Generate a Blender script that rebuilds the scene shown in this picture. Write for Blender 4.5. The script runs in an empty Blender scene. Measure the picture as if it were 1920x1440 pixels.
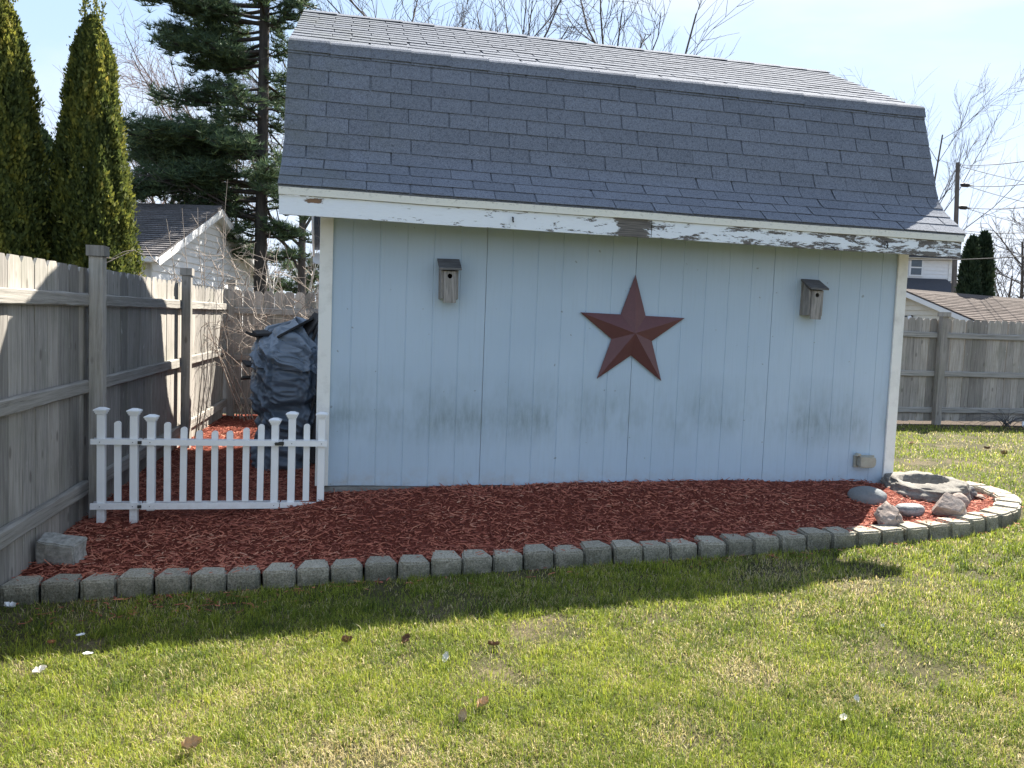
import bpy, bmesh, math, random
import numpy as np
from mathutils import Vector, Matrix, noise as mnoise

random.seed(7)
rng = np.random.default_rng(7)
SC = bpy.context.scene
COL = SC.collection
PI = math.pi

# ----------------------------------------------------------------- camera
CAM = np.array([0.229, -5.952, 1.225])
YAW, PITCH, ROLL, FPX = 0.2030, -0.0683, 0.0385, 1448.2


def cam_axes():
    cy, sy, cp, sp = math.cos(YAW), math.sin(YAW), math.cos(PITCH), math.sin(PITCH)
    f = np.array([sy * cp, cy * cp, sp])
    r = np.array([cy, -sy, 0.0])
    u = np.cross(r, f)
    c, s = math.cos(ROLL), math.sin(ROLL)
    return c * r + s * u, c * u - s * r, f


RX, UX, FX = cam_axes()
cd = bpy.data.cameras.new('camera')
cd.sensor_width = 36.0
cd.lens = FPX / 1920 * 36
cd.clip_start = 0.05
cd.clip_end = 2000
co = bpy.data.objects.new('camera', cd)
COL.objects.link(co)
co.matrix_world = Matrix(((RX[0], UX[0], -FX[0], CAM[0]), (RX[1], UX[1], -FX[1], CAM[1]),
                          (RX[2], UX[2], -FX[2], CAM[2]), (0, 0, 0, 1)))
SC.camera = co


def at(px, py, depth):
    """world point seen at a photo pixel, at a given distance along the view axis"""
    return CAM + depth * ((px - 960) / FPX * RX - (py - 720) / FPX * UX + FX)


# ----------------------------------------------------------------- light
SUN_DIR = Vector((1.31, 1.24, 2.05)).normalized()
SUN_EL = math.asin(SUN_DIR.z)
SUN_AZ = math.atan2(SUN_DIR.x, SUN_DIR.y)        # from +Y towards +X
wd = bpy.data.worlds.new('World')
SC.world = wd
wd.use_nodes = True
wn = wd.node_tree
wn.nodes.clear()
w_out = wn.nodes.new('ShaderNodeOutputWorld')
w_bg = wn.nodes.new('ShaderNodeBackground')
w_bg.inputs['Strength'].default_value = 0.15
w_sky = wn.nodes.new('ShaderNodeTexSky')
w_sky.sky_type = 'NISHITA'
w_sky.sun_disc = False
w_sky.sun_elevation = SUN_EL
w_sky.sun_rotation = SUN_AZ
w_sky.air_density = 1.0
w_sky.dust_density = 0.3
w_sky.ozone_density = 1.2
w_tc = wn.nodes.new('ShaderNodeTexCoord')
w_map = wn.nodes.new('ShaderNodeMapping')
w_map.inputs['Scale'].default_value = (1.0, 1.0, 2.6)
w_map.inputs['Location'].default_value = (3.6, 1.3, 2.2)
w_no = wn.nodes.new('ShaderNodeTexNoise')
w_no.inputs['Scale'].default_value = 1.9
w_no.inputs['Detail'].default_value = 7
w_no.inputs['Roughness'].default_value = 0.52
w_no.inputs['Distortion'].default_value = 0.35
w_rp = wn.nodes.new('ShaderNodeValToRGB')
w_rp.color_ramp.elements[0].position = 0.47
w_rp.color_ramp.elements[0].color = (0, 0, 0, 1)
w_rp.color_ramp.elements[1].position = 0.68
w_rp.color_ramp.elements[1].color = (1, 1, 1, 1)
w_mx = wn.nodes.new('ShaderNodeMix')
w_mx.data_type = 'RGBA'
w_ml = wn.nodes.new('ShaderNodeMath')
w_ml.operation = 'MULTIPLY'
w_ml.inputs[1].default_value = 0.85
w_mx.inputs[7].default_value = (1.12, 1.15, 1.20, 1)
wl = wn.links.new
wl(w_tc.outputs['Generated'], w_map.inputs[0])
wl(w_map.outputs[0], w_no.inputs['Vector'])
wl(w_no.outputs[0], w_rp.inputs[0])
wl(w_rp.outputs[0], w_ml.inputs[0])
wl(w_ml.outputs[0], w_mx.inputs[0])
# soft shoulder on the sky's radiance so the glare round the sun keeps its colour
w_k = wn.nodes.new('ShaderNodeVectorMath')
w_k.operation = 'MULTIPLY_ADD'
w_k.inputs[1].default_value = (0.80, 0.73, 0.61)
w_k.inputs[2].default_value = (1, 1, 1)
w_d = wn.nodes.new('ShaderNodeVectorMath')
w_d.operation = 'DIVIDE'
w_t = wn.nodes.new('ShaderNodeVectorMath')
w_t.operation = 'MULTIPLY'
w_t.inputs[1].default_value = (0.64, 0.76, 0.98)
wl(w_sky.outputs[0], w_t.inputs[0])
wl(w_t.outputs[0], w_k.inputs[0])
wl(w_t.outputs[0], w_d.inputs[0])
wl(w_k.outputs[0], w_d.inputs[1])
wl(w_d.outputs[0], w_mx.inputs[6])
wl(w_mx.outputs[2], w_bg.inputs['Color'])
wl(w_bg.outputs[0], w_out.inputs['Surface'])

sd = bpy.data.lights.new('sun', 'SUN')
sd.energy = 2.8
sd.angle = math.radians(0.5)
sd.color = (1.0, 0.94, 0.84)
so = bpy.data.objects.new('sun', sd)
COL.objects.link(so)
so.rotation_euler = SUN_DIR.to_track_quat('Z', 'Y').to_euler()
so.location = (20, 20, 30)

SC.view_settings.view_transform = 'Standard'
SC.view_settings.look = 'None'
SC.view_settings.exposure = 2.75
SC.view_settings.gamma = 1.0
SC.view_settings.use_curve_mapping = False
SC.render.engine = 'CYCLES'
SC.cycles.max_bounces = 6
SC.cycles.transparent_max_bounces = 6
SC.cycles.use_denoising = True


# ----------------------------------------------------------------- helpers
def link(o):
    COL.objects.link(o)
    return o


def tag(o, label=None, cat=None, group=None, kind=None):
    if label:
        o['label'] = label
    if cat:
        o['category'] = cat
    if group:
        o['group'] = group
    if kind:
        o['kind'] = kind
    return o


def empty(name, loc, label, cat, group=None, rot=(0, 0, 0)):
    o = bpy.data.objects.new(name, None)
    o.location = loc
    o.rotation_euler = rot
    o.empty_display_size = 0.1
    link(o)
    return tag(o, label, cat, group)


def setmat(me, m):
    if m is not None:
        me.materials.clear()
        me.materials.append(m)


def obj(name, me, m=None, parent=None, loc=None, rot=None):
    """link a mesh; location is in the parent's space"""
    if isinstance(me, bmesh.types.BMesh):
        b = me
        me = bpy.data.meshes.new(name)
        b.normal_update()
        b.to_mesh(me)
        b.free()
    setmat(me, m)
    o = bpy.data.objects.new(name, me)
    link(o)
    if parent is not None:
        o.parent = parent
    if loc is not None:
        o.location = loc
    if rot is not None:
        o.rotation_euler = rot
    return o


def share(name, me, parent=None, loc=(0, 0, 0), rot=(0, 0, 0), scale=None):
    o = bpy.data.objects.new(name, me)
    o.location = loc
    o.rotation_euler = rot
    if scale:
        o.scale = scale
    link(o)
    if parent is not None:
        o.parent = parent
    return o


def np_mesh(name, V, F, m=None, attr=None, smooth=False):
    """V (n,3); F list of (k,4)/(k,3) index arrays; attr: per-vertex float 'tone'"""
    V = np.asarray(V, np.float32)
    if not isinstance(F, (list, tuple)):
        F = [F]
    F = [np.asarray(f, np.int32) for f in F if len(f)]
    me = bpy.data.meshes.new(name)
    me.vertices.add(len(V))
    me.vertices.foreach_set('co', V.ravel())
    loops = np.concatenate([f.ravel() for f in F])
    sizes = np.concatenate([np.full(len(f), f.shape[1], np.int32) for f in F])
    starts = np.concatenate([[0], np.cumsum(sizes)[:-1]]).astype(np.int32)
    me.loops.add(len(loops))
    me.loops.foreach_set('vertex_index', loops)
    me.polygons.add(len(sizes))
    me.polygons.foreach_set('loop_start', starts)
    me.polygons.foreach_set('loop_total', sizes)
    if smooth:
        me.polygons.foreach_set('use_smooth', np.ones(len(sizes), bool))
    if attr is not None:
        a = me.attributes.new('tone', 'FLOAT', 'POINT')
        a.data.foreach_set('value', np.asarray(attr, np.float32))
    me.update(calc_edges=True)
    me.validate()
    setmat(me, m)
    return me


def bm_box(b, x0, x1, y0, y1, z0, z1, M=None):
    vs = [b.verts.new(p) for p in ((x0, y0, z0), (x1, y0, z0), (x1, y1, z0), (x0, y1, z0),
                                   (x0, y0, z1), (x1, y0, z1), (x1, y1, z1), (x0, y1, z1))]
    if M is not None:
        for v in vs:
            v.co = M @ v.co
    for f in ((3, 2, 1, 0), (4, 5, 6, 7), (0, 1, 5, 4), (1, 2, 6, 5), (2, 3, 7, 6), (3, 0, 4, 7)):
        b.faces.new([vs[i] for i in f])
    return vs


def box_mesh(name, x0, x1, y0, y1, z0, z1, m=None, bevel=0.0, seg=1):
    b = bmesh.new()
    bm_box(b, x0, x1, y0, y1, z0, z1)
    if bevel:
        bmesh.ops.bevel(b, geom=b.edges[:], offset=bevel, segments=seg, affect='EDGES', profile=0.6)
    me = bpy.data.meshes.new(name)
    b.normal_update()
    b.to_mesh(me)
    b.free()
    setmat(me, m)
    return me


def bm_prism(b, poly, axis, a0, a1, M=None):
    """extrude a 2-D polygon; axis 'y': poly is (x,z); axis 'x': poly is (y,z); axis 'z': (x,y)"""
    def P(p, a):
        if axis == 'y':
            q = Vector((p[0], a, p[1]))
        elif axis == 'x':
            q = Vector((a, p[0], p[1]))
        else:
            q = Vector((p[0], p[1], a))
        return M @ q if M is not None else q
    A = [b.verts.new(P(p, a0)) for p in poly]
    B = [b.verts.new(P(p, a1)) for p in poly]
    n = len(poly)
    b.faces.new(A)
    b.faces.new(B[::-1])
    for i in range(n):
        b.faces.new((A[i], B[i], B[(i + 1) % n], A[(i + 1) % n]))
    bmesh.ops.recalc_face_normals(b, faces=b.faces[:])


def prism_mesh(name, poly, axis, a0, a1, m=None, bevel=0.0):
    b = bmesh.new()
    bm_prism(b, poly, axis, a0, a1)
    if bevel:
        bmesh.ops.bevel(b, geom=b.edges[:], offset=bevel, segments=1, affect='EDGES')
    me = bpy.data.meshes.new(name)
    b.normal_update()
    b.to_mesh(me)
    b.free()
    setmat(me, m)
    return me


def tubes(paths, sides=4, cap=True):
    """paths: list of (pts (n,3), radii (n,)); returns V, F(quads), tone per vertex"""
    VV, FF, TT = [], [], []
    base = 0
    ang = np.arange(sides) / sides * 2 * PI
    ca, sa = np.cos(ang), np.sin(ang)
    for k, (P, R) in enumerate(paths):
        P = np.asarray(P, float)
        R = np.asarray(R, float)
        n = len(P)
        T = np.gradient(P, axis=0)
        T /= np.linalg.norm(T, axis=1, keepdims=True) + 1e-9
        ref = np.array([0.0, 0, 1]) if abs(T[0, 2]) < 0.9 else np.array([1.0, 0, 0])
        A = np.cross(T, ref)
        A /= np.linalg.norm(A, axis=1, keepdims=True) + 1e-9
        B = np.cross(T, A)
        ring = P[:, None, :] + R[:, None, None] * (ca[None, :, None] * A[:, None, :] + sa[None, :, None] * B[:, None, :])
        VV.append(ring.reshape(-1, 3))
        i = np.arange(n - 1)[:, None] * sides
        j = np.arange(sides)[None, :]
        j2 = (j + 1) % sides
        q = np.stack([i + j, i + j2, i + sides + j2, i + sides + j], -1).reshape(-1, 4) + base
        FF.append(q)
        TT.append(np.full(n * sides, (k * 0.6180339) % 1.0))
        base += n * sides
    return np.concatenate(VV), [np.concatenate(FF)], np.concatenate(TT)


def tube_obj(name, paths, sides, m, parent=None):
    V, F, T = tubes(paths, sides)
    return obj(name, np_mesh(name, V, F, m, T, smooth=True), None, parent)


def vnoise(x, y, seed=0):
    """smooth value noise in [0,1], vectorised"""
    x = np.asarray(x, float)
    y = np.asarray(y, float)
    xi = np.floor(x).astype(np.int64)
    yi = np.floor(y).astype(np.int64)
    fx = x - xi
    fy = y - yi
    fx = fx * fx * (3 - 2 * fx)
    fy = fy * fy * (3 - 2 * fy)

    def h(a, b):
        n = (a * 374761393 + b * 668265263 + seed * 974634777) & 0x7fffffff
        n = ((n ^ (n >> 13)) * 1274126177) & 0x7fffffff
        return ((n ^ (n >> 16)) & 0xffff) / 65535.0
    return (h(xi, yi) * (1 - fx) + h(xi + 1, yi) * fx) * (1 - fy) + (h(xi, yi + 1) * (1 - fx) + h(xi + 1, yi + 1) * fx) * fy


def fnoise(x, y, seed=0, octaves=3):
    s, a, t = 0, 1.0, 0
    for o in range(octaves):
        s = s + a * vnoise(np.asarray(x) * 2 ** o, np.asarray(y) * 2 ** o, seed + o * 17)
        t += a
        a *= 0.5
    return s / t


# ----------------------------------------------------------------- materials
class MT:
    def __init__(self, name, rough=0.8, spec=0.3):
        self.m = bpy.data.materials.new(name)
        self.m.use_nodes = True
        self.t = self.m.node_tree
        self.b = self.t.nodes['Principled BSDF']
        self.b.inputs['Roughness'].default_value = rough
        self.b.inputs['Specular IOR Level'].default_value = spec

    def n(self, kind, **kw):
        nd = self.t.nodes.new(kind)
        for k, v in kw.items():
            k2 = k.replace('_', ' ')
            if k2 in nd.inputs:
                nd.inputs[k2].default_value = v
            else:
                setattr(nd, k, v)
        return nd

    def l(self, a, b):
        self.t.links.new(a, b)

    def coord(self, stretch=(1, 1, 1), rand=True, world=False):
        if world:
            src = self.n('ShaderNodeNewGeometry').outputs['Position']
        else:
            src = self.n('ShaderNodeTexCoord').outputs['Object']
        if rand:
            oi = self.n('ShaderNodeObjectInfo')
            mu = self.n('ShaderNodeMath', operation='MULTIPLY')
            mu.inputs[1].default_value = 137.0
            self.l(oi.outputs['Random'], mu.inputs[0])
            ad = self.n('ShaderNodeVectorMath', operation='ADD')
            self.l(src, ad.inputs[0])
            self.l(mu.outputs[0], ad.inputs[1])
            src = ad.outputs[0]
        mp = self.n('ShaderNodeMapping')
        mp.inputs['Scale'].default_value = stretch
        self.l(src, mp.inputs[0])
        return mp.outputs[0]

    def noise(self, vec, scale, detail=4, rough=0.55, dist=0.0):
        nd = self.n('ShaderNodeTexNoise', Scale=scale, Detail=detail, Roughness=rough, Distortion=dist)
        self.l(vec, nd.inputs['Vector'])
        return nd.outputs[0]

    def ramp(self, fac, stops, interp='LINEAR'):
        nd = self.n('ShaderNodeValToRGB')
        r = nd.color_ramp
        r.interpolation = interp
        while len(r.elements) < len(stops):
            r.elements.new(0.5)
        for e, (p, c) in zip(r.elements, stops):
            e.position = p
            if not isinstance(c, (tuple, list)):
                c = (c, c, c)
            e.color = (*c, 1)
        self.l(fac, nd.inputs[0])
        return nd.outputs[0]

    def mix(self, fac, a, b, blend='MIX'):
        nd = self.n('ShaderNodeMix', data_type='RGBA', blend_type=blend)
        for v, i in ((fac, 0), (a, 6), (b, 7)):
            if hasattr(v, 'is_linked') or hasattr(v, 'links'):
                self.l(v, nd.inputs[i])
            elif i == 0:
                nd.inputs[0].default_value = v
            else:
                nd.inputs[i].default_value = (*v, 1)
        return nd.outputs[2]

    def math(self, op, a, b=None, clamp=False):
        nd = self.n('ShaderNodeMath', operation=op, use_clamp=clamp)
        for v, i in ((a, 0), (b, 1)):
            if v is None:
                continue
            if hasattr(v, 'links'):
                self.l(v, nd.inputs[i])
            else:
                nd.inputs[i].default_value = v
        return nd.outputs[0]

    def sep(self, vec):
        nd = self.n('ShaderNodeSeparateXYZ')
        self.l(vec, nd.inputs[0])
        return nd.outputs

    def rnd(self):
        return self.n('ShaderNodeObjectInfo').outputs['Random']

    def attr(self, name='tone'):
        return self.n('ShaderNodeAttribute', attribute_name=name).outputs['Fac']

    def color(self, c):
        if hasattr(c, 'links'):
            self.l(c, self.b.inputs['Base Color'])
        else:
            self.b.inputs['Base Color'].default_value = (*c, 1)
        return self

    def rough(self, r):
        self.l(r, self.b.inputs['Roughness'])
        return self

    def bump(self, h, strength=0.4, dist=0.01):
        nd = self.n('ShaderNodeBump', Strength=strength, Distance=dist)
        self.l(h, nd.inputs['Height'])
        self.l(nd.outputs[0], self.b.inputs['Normal'])
        return self

    def translucent(self, col, fac):
        out = self.t.nodes['Material Output']
        tr = self.n('ShaderNodeBsdfTranslucent')
        if hasattr(col, 'links'):
            self.l(col, tr.inputs[0])
        else:
            tr.inputs[0].default_value = (*col, 1)
        mx = self.n('ShaderNodeMixShader')
        mx.inputs[0].default_value = fac
        self.l(self.b.outputs[0], mx.inputs[1])
        self.l(tr.outputs[0], mx.inputs[2])
        self.l(mx.outputs[0], out.inputs['Surface'])
        return self


def m_siding():
    t = MT('white_siding_paint', 0.62, 0.3)
    v = t.coord((1, 1, 1), rand=False, world=True)
    vs = t.coord((30, 30, 1.6), rand=False, world=True)
    g = t.noise(vs, 1.5, 6, 0.65)
    base = t.ramp(t.noise(v, 0.9, 3), [(0.3, (0.395, 0.495, 0.60)), (0.7, (0.45, 0.55, 0.65))])
    base = t.mix(t.math('MULTIPLY', t.ramp(g, [(0.52, 0), (0.75, 1)]), 0.22), base, (0.33, 0.39, 0.44))
    z = t.sep(v)[2]
    # band of grey-green mildew smears above the mulch splash line
    band = t.math('MULTIPLY', t.ramp(z, [(0.0, 0), (0.30, 0.15), (0.52, 1.0), (0.62, 0.75), (0.95, 0), (1.0, 0)]), 1.0)
    pat = t.ramp(t.noise(t.coord((1.2, 1, 0.7), rand=False, world=True), 1.7, 4, 0.65), [(0.40, 0), (0.60, 1)])
    stre = t.ramp(t.noise(t.coord((14, 1, 3.0), rand=False, world=True), 1.6, 5, 0.7), [(0.30, 0.1), (0.68, 1)])
    st = t.math('MULTIPLY', t.math('MULTIPLY', band, t.math('ADD', t.math('MULTIPLY', pat, .8), .2)), t.math('ADD', t.math('MULTIPLY', stre, .7), .18))
    base = t.mix(t.math('MULTIPLY', st, 0.85), base, (0.17, 0.215, 0.215))
    # mud splash at the very bottom
    low = t.math('MULTIPLY', t.ramp(z, [(0.0, 1), (0.16, 0)]), t.ramp(t.noise(v, 9, 5, 0.7), [(0.4, 0), (0.7, 1)]))
    base = t.mix(t.math('MULTIPLY', low, 0.6), base, (0.36, 0.31, 0.27))
    # nail heads / specks
    sp = t.ramp(t.noise(t.coord((1, 1, 1), rand=False, world=True), 21, 1), [(0.755, 0), (0.775, 1)])
    base = t.mix(t.math('MULTIPLY', sp, 0.6), base, (0.2, 0.2, 0.2))
    t.color(base).bump(g, 0.35, 0.004)
    return t.m


def m_paint(name, c=(0.76, 0.77, 0.76), dirt=0.25):
    t = MT(name, 0.6, 0.3)
    v = t.coord((1, 1, 1), rand=False)
    n1 = t.noise(v, 6, 6, 0.7)
    d = t.math('MULTIPLY', t.ramp(n1, [(0.5, 0), (0.75, 1)]), dirt)
    t.color(t.mix(d, c, (0.33, 0.32, 0.29))).bump(t.noise(t.coord((2, 20, 2), rand=False), 3, 5), 0.2, 0.003)
    return t.m


def m_fascia():
    """white paint flaking off grey wood, worse towards the right end and along the edges"""
    t = MT('peeling_fascia_paint', 0.7, 0.25)
    w = t.coord((1, 1, 1), rand=False, world=True)
    x, y, z = t.sep(w)
    amount = t.ramp(t.math('DIVIDE', x, 5.2), [(0.0, 0.12), (0.25, 0.40), (0.45, 0.55), (0.6, 0.6), (0.72, 0.74), (0.86, 0.80), (1.0, 0.84)])
    edge = t.math('ABSOLUTE', t.math('SUBTRACT', z, 2.03))
    edge = t.math('MULTIPLY', edge, 2.4)
    n1 = t.noise(t.coord((1.6, 1, 6.5), rand=False, world=True), 3.2, 7, 0.72, 0.6)
    n2 = t.noise(t.coord((5, 1, 26), rand=False, world=True), 3.0, 5, 0.7, 0.8)
    s = t.math('ADD', t.math('MULTIPLY', n1, 0.75), t.math('MULTIPLY', n2, 0.35))
    s = t.math('ADD', s, t.math('MULTIPLY', amount, 0.21))
    s = t.math('ADD', s, t.math('MULTIPLY', edge, 0.45))
    # rotten stretch just left of the board joint and a bite near the left end
    r1 = t.math('SUBTRACT', 1.0, t.math('DIVIDE', t.math('ABSOLUTE', t.math('SUBTRACT', x, 2.26)), 0.17), clamp=True)
    dx = t.math('DIVIDE', t.math('ABSOLUTE', t.math('SUBTRACT', x, -0.07)), 0.085)
    dz = t.math('DIVIDE', t.math('ABSOLUTE', t.math('SUBTRACT', z, 2.068)), 0.025)
    r2 = t.math('SUBTRACT', 1.0, t.math('MAXIMUM', dx, dz), clamp=True)
    rot = t.math('MAXIMUM', t.math('MULTIPLY', r1, 0.32), t.math('MULTIPLY', r2, 0.32))
    s = t.math('ADD', s, rot)
    mask = t.ramp(s, [(0.745, 0), (0.765, 1)])
    wood = t.ramp(t.noise(t.coord((1.5, 1, 40), rand=False, world=True), 3, 6, 0.7), [(0.3, (0.05, 0.047, 0.045)), (0.6, (0.17, 0.155, 0.14)), (0.8, (0.33, 0.31, 0.28))])
    wood = t.mix(t.math('MULTIPLY', r2, 1.4, clamp=True), wood, (0.22, 0.13, 0.075))
    d = t.math('MULTIPLY', t.ramp(n2, [(0.5, 0), (0.8, 1)]), 0.2)
    paint = t.mix(d, (0.74, 0.78, 0.82), (0.4, 0.4, 0.38))
    t.color(t.mix(mask, paint, wood))
    h = t.math('SUBTRACT', 1.0, mask)
    t.bump(t.math('ADD', h, t.math('MULTIPLY', n2, 0.4)), 0.6, 0.004)
    return t.m


def m_drip():
    t = MT('aged_cream_trim_paint', 0.65, 0.3)
    w = t.coord((1, 1, 1), rand=False, world=True)
    z = t.sep(w)[2]
    top = t.ramp(t.math('SUBTRACT', z, 2.09), [(0.015, 0), (0.06, 1)])
    n = t.ramp(t.noise(t.coord((6, 1, 9), rand=False, world=True), 5, 6, 0.75), [(0.52, 0), (0.7, 1)])
    st = t.math('MULTIPLY', t.math('MULTIPLY', top, n), 0.75)
    t.color(t.mix(st, (0.70, 0.69, 0.62), (0.10, 0.10, 0.09)))
    return t.m


def m_shingle():
    t = MT('weathered_asphalt_shingle', 0.95, 0.12)
    v = t.coord((1, 1, 1))
    w = t.coord((1, 1, 1), rand=False, world=True)
    gr = t.noise(v, 210, 2, 0.8)
    gm = t.noise(w, 55, 4, 0.75)
    c = t.ramp(gr, [(0.28, (0.078, 0.088, 0.106)), (0.5, (0.158, 0.174, 0.206)), (0.72, (0.295, 0.312, 0.35))])
    c = t.mix(t.ramp(gm, [(0.50, 0), (0.68, 0.8)]), c, (0.065, 0.07, 0.085))
    tone = t.ramp(t.rnd(), [(0.0, 0.92), (1.0, 1.07)])
    c = t.mix(1.0, c, tone, 'MULTIPLY')
    x = t.sep(w)[0]
    moss = t.math('MULTIPLY', t.ramp(t.math('ADD', t.math('MULTIPLY', x, 0.3), 0.2), [(0.08, 1), (0.42, 0)]),
                  t.ramp(t.noise(w, 2.2, 4, 0.65), [(0.42, 0), (0.65, 1)]))
    c = t.mix(t.math('MULTIPLY', moss, 0.45), c, (0.11, 0.115, 0.075))
    t.color(c).bump(t.math('ADD', gr, gm), 0.6, 0.004)
    return t.m


def m_fence(name='weathered_cedar', warm=0.0):
    t = MT(name, 0.85, 0.2)
    v = t.coord((14, 14, 0.9))
    v2 = t.coord((1, 1, 1))
    g = t.noise(v, 3.2, 7, 0.68, 0.4)
    c = t.ramp(g, [(0.25, (0.165 + .03 * warm, 0.155 + .012 * warm, 0.142)), (0.5, (0.30 + .05 * warm, 0.283 + .02 * warm, 0.258)), (0.75, (0.41 + .05 * warm, 0.39 + .02 * warm, 0.36))])
    tone = t.ramp(t.rnd(), [(0.0, (0.64, 0.63, 0.62)), (0.5, (0.98, 0.97, 0.96)), (1.0, (1.25, 1.22, 1.18))])
    c = t.mix(1.0, c, tone, 'MULTIPLY')
    kn = t.n('ShaderNodeTexVoronoi', Scale=1.0)
    t.l(t.coord((7.5, 7.5, 3.4)), kn.inputs['Vector'])
    knot = t.ramp(kn.outputs['Distance'], [(0.09, 1), (0.16, 0)])
    c = t.mix(t.math('MULTIPLY', knot, 0.6), c, (0.10, 0.085, 0.07))
    pale = t.ramp(t.noise(t.coord((6, 6, 2.5)), 2.6, 5, 0.6, 0.8), [(0.66, 0), (0.74, 1)])
    c = t.mix(t.math('MULTIPLY', pale, 0.5), c, (0.58, 0.57, 0.55))
    w = t.coord((1, 1, 1), rand=False, world=True)
    moss = t.math('MULTIPLY', t.ramp(t.noise(w, 3, 4, 0.6), [(0.5, 0), (0.7, 1)]), 0.3)
    c = t.mix(moss, c, (0.16, 0.17, 0.12))
    t.color(c).bump(g, 0.5, 0.004)
    return t.m


def m_rail():
    t = MT('cracked_weathered_rail', 0.85, 0.2)
    v = t.coord((26, 0.9, 26))
    g = t.noise(v, 2.0, 7, 0.7, 0.5)
    c = t.ramp(g, [(0.3, (0.10, 0.095, 0.085)), (0.42, (0.27, 0.255, 0.23)), (0.7, (0.40, 0.385, 0.355))])
    tone = t.ramp(t.rnd(), [(0.0, (0.85, 0.84, 0.83)), (1.0, (1.12, 1.10, 1.07))])
    t.color(t.mix(1.0, c, tone, 'MULTIPLY')).bump(g, 0.8, 0.006)
    return t.m


def m_rail_x():
    t = MT('cracked_weathered_back_rail', 0.85, 0.2)
    g = t.noise(t.coord((0.9, 26, 26)), 2.0, 7, 0.7, 0.5)
    c = t.ramp(g, [(0.3, (0.10, 0.095, 0.085)), (0.42, (0.25, 0.24, 0.22)), (0.7, (0.38, 0.36, 0.335))])
    t.color(c).bump(g, 0.8, 0.006)
    return t.m


def m_block():
    t = MT('rough_concrete_block', 0.92, 0.15)
    v = t.coord((1, 1, 1))
    n1 = t.noise(v, 95, 4, 0.85)
    n2 = t.noise(v, 11, 6, 0.7)
    c = t.ramp(n1, [(0.34, (0.17, 0.157, 0.128)), (0.5, (0.43, 0.395, 0.315)), (0.64, (0.62, 0.575, 0.47))])
    z = t.sep(t.coord((1, 1, 1), rand=False))[2]
    nz = t.n('ShaderNodeNewGeometry')
    up = t.sep(nz.outputs['Normal'])[2]
    side = t.ramp(up, [(0.3, 1), (0.8, 0)])
    # green algae low on the faces
    alg = t.math('MULTIPLY', t.math('MULTIPLY', t.ramp(z, [(0.0, 1), (0.085, 0.95), (0.13, 0.5), (0.150, 0.0)]), side),
                 t.ramp(n2, [(0.30, 0.35), (0.55, 1)]))
    c = t.mix(t.math('MULTIPLY', alg, 0.62), c, (0.055, 0.062, 0.030))
    tone = t.ramp(t.rnd(), [(0.0, 0.82), (1.0, 1.15)])
    c = t.mix(1.0, c, tone, 'MULTIPLY')
    t.color(c).bump(t.math('ADD', n1, t.math('MULTIPLY', n2, 1.5)), 1.0, 0.014)
    return t.m


def m_vinyl():
    t = MT('white_vinyl', 0.38, 0.45)
    v = t.coord((1, 1, 1))
    d = t.math('MULTIPLY', t.ramp(t.noise(v, 7, 5, 0.7), [(0.5, 0), (0.8, 1)]), 0.12)
    wv_ = t.coord((1, 1, 1), rand=False, world=True)
    low = t.math('MULTIPLY', t.ramp(t.math('ADD', t.sep(wv_)[2], .25), [(0.0, 1), (0.24, 0)]), t.ramp(t.noise(wv_, 16, 5, .7), [(.38, 0), (.66, 1)]))
    c = t.mix(d, (0.81, 0.82, 0.83), (0.45, 0.43, 0.4))
    t.color(t.mix(t.math('MULTIPLY', low, .55), c, (0.36, 0.27, 0.22)))
    return t.m


def m_simple(name, c, rough=0.7, spec=0.3, scale=12, var=0.25, bump=0.2, stretch=(1, 1, 1), dist=0.005, tone=0.0):
    t = MT(name, rough, spec)
    v = t.coord(stretch)
    n1 = t.noise(v, scale, 6, 0.65)
    a = tuple(x * (1 - var) for x in c)
    b = tuple(min(1, x * (1 + var)) for x in c)
    col = t.ramp(n1, [(0.3, a), (0.7, b)])
    if tone:
        col = t.mix(1.0, col, t.ramp(t.attr(), [(0.0, 1 - tone), (1.0, 1 + tone)]), 'MULTIPLY')
    t.color(col).bump(n1, bump, dist)
    return t.m


def m_metal_paint(name, c, rough=0.45):
    t = MT(name, rough, 0.5)
    v = t.coord((1, 1, 1))
    n1 = t.noise(v, 18, 5, 0.7)
    t.color(t.mix(t.math('MULTIPLY', t.ramp(n1, [(0.5, 0), (0.8, 1)]), 0.35), c, tuple(min(1, x * 1.7) for x in c)))
    t.bump(t.noise(v, 160, 2), 0.12, 0.001)
    return t.m


def m_leafy(name, stops, trans=0.3, rough=0.6):
    t = MT(name, rough, 0.25)
    c = t.ramp(t.attr(), stops)
    t.color(c)
    if trans:
        t.translucent(c, trans)
    return t.m


def m_bark(name, a, b, scale=9):
    t = MT(name, 0.9, 0.15)
    n1 = t.noise(t.coord((1, 1, 0.25), rand=False), scale, 6, 0.7)
    t.color(t.ramp(n1, [(0.3, a), (0.7, b)])).bump(n1, 0.6, 0.02)
    return t.m


def m_rock(name, a, b, c, stretch=(1, 1, 1), scale=6):
    t = MT(name, 0.85, 0.25)
    n1 = t.noise(t.coord(stretch), scale, 8, 0.7, 0.6)
    n2 = t.noise(t.coord((1, 1, 1)), 60, 4, 0.7)
    col = t.ramp(n1, [(0.28, a), (0.5, b), (0.72, c)])
    col = t.mix(0.35, col, t.ramp(n2, [(0.3, a), (0.7, c)]))
    t.color(col).bump(t.math('ADD', n1, t.math('MULTIPLY', n2, 0.4)), 0.7, 0.012)
    return t.m


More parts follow.
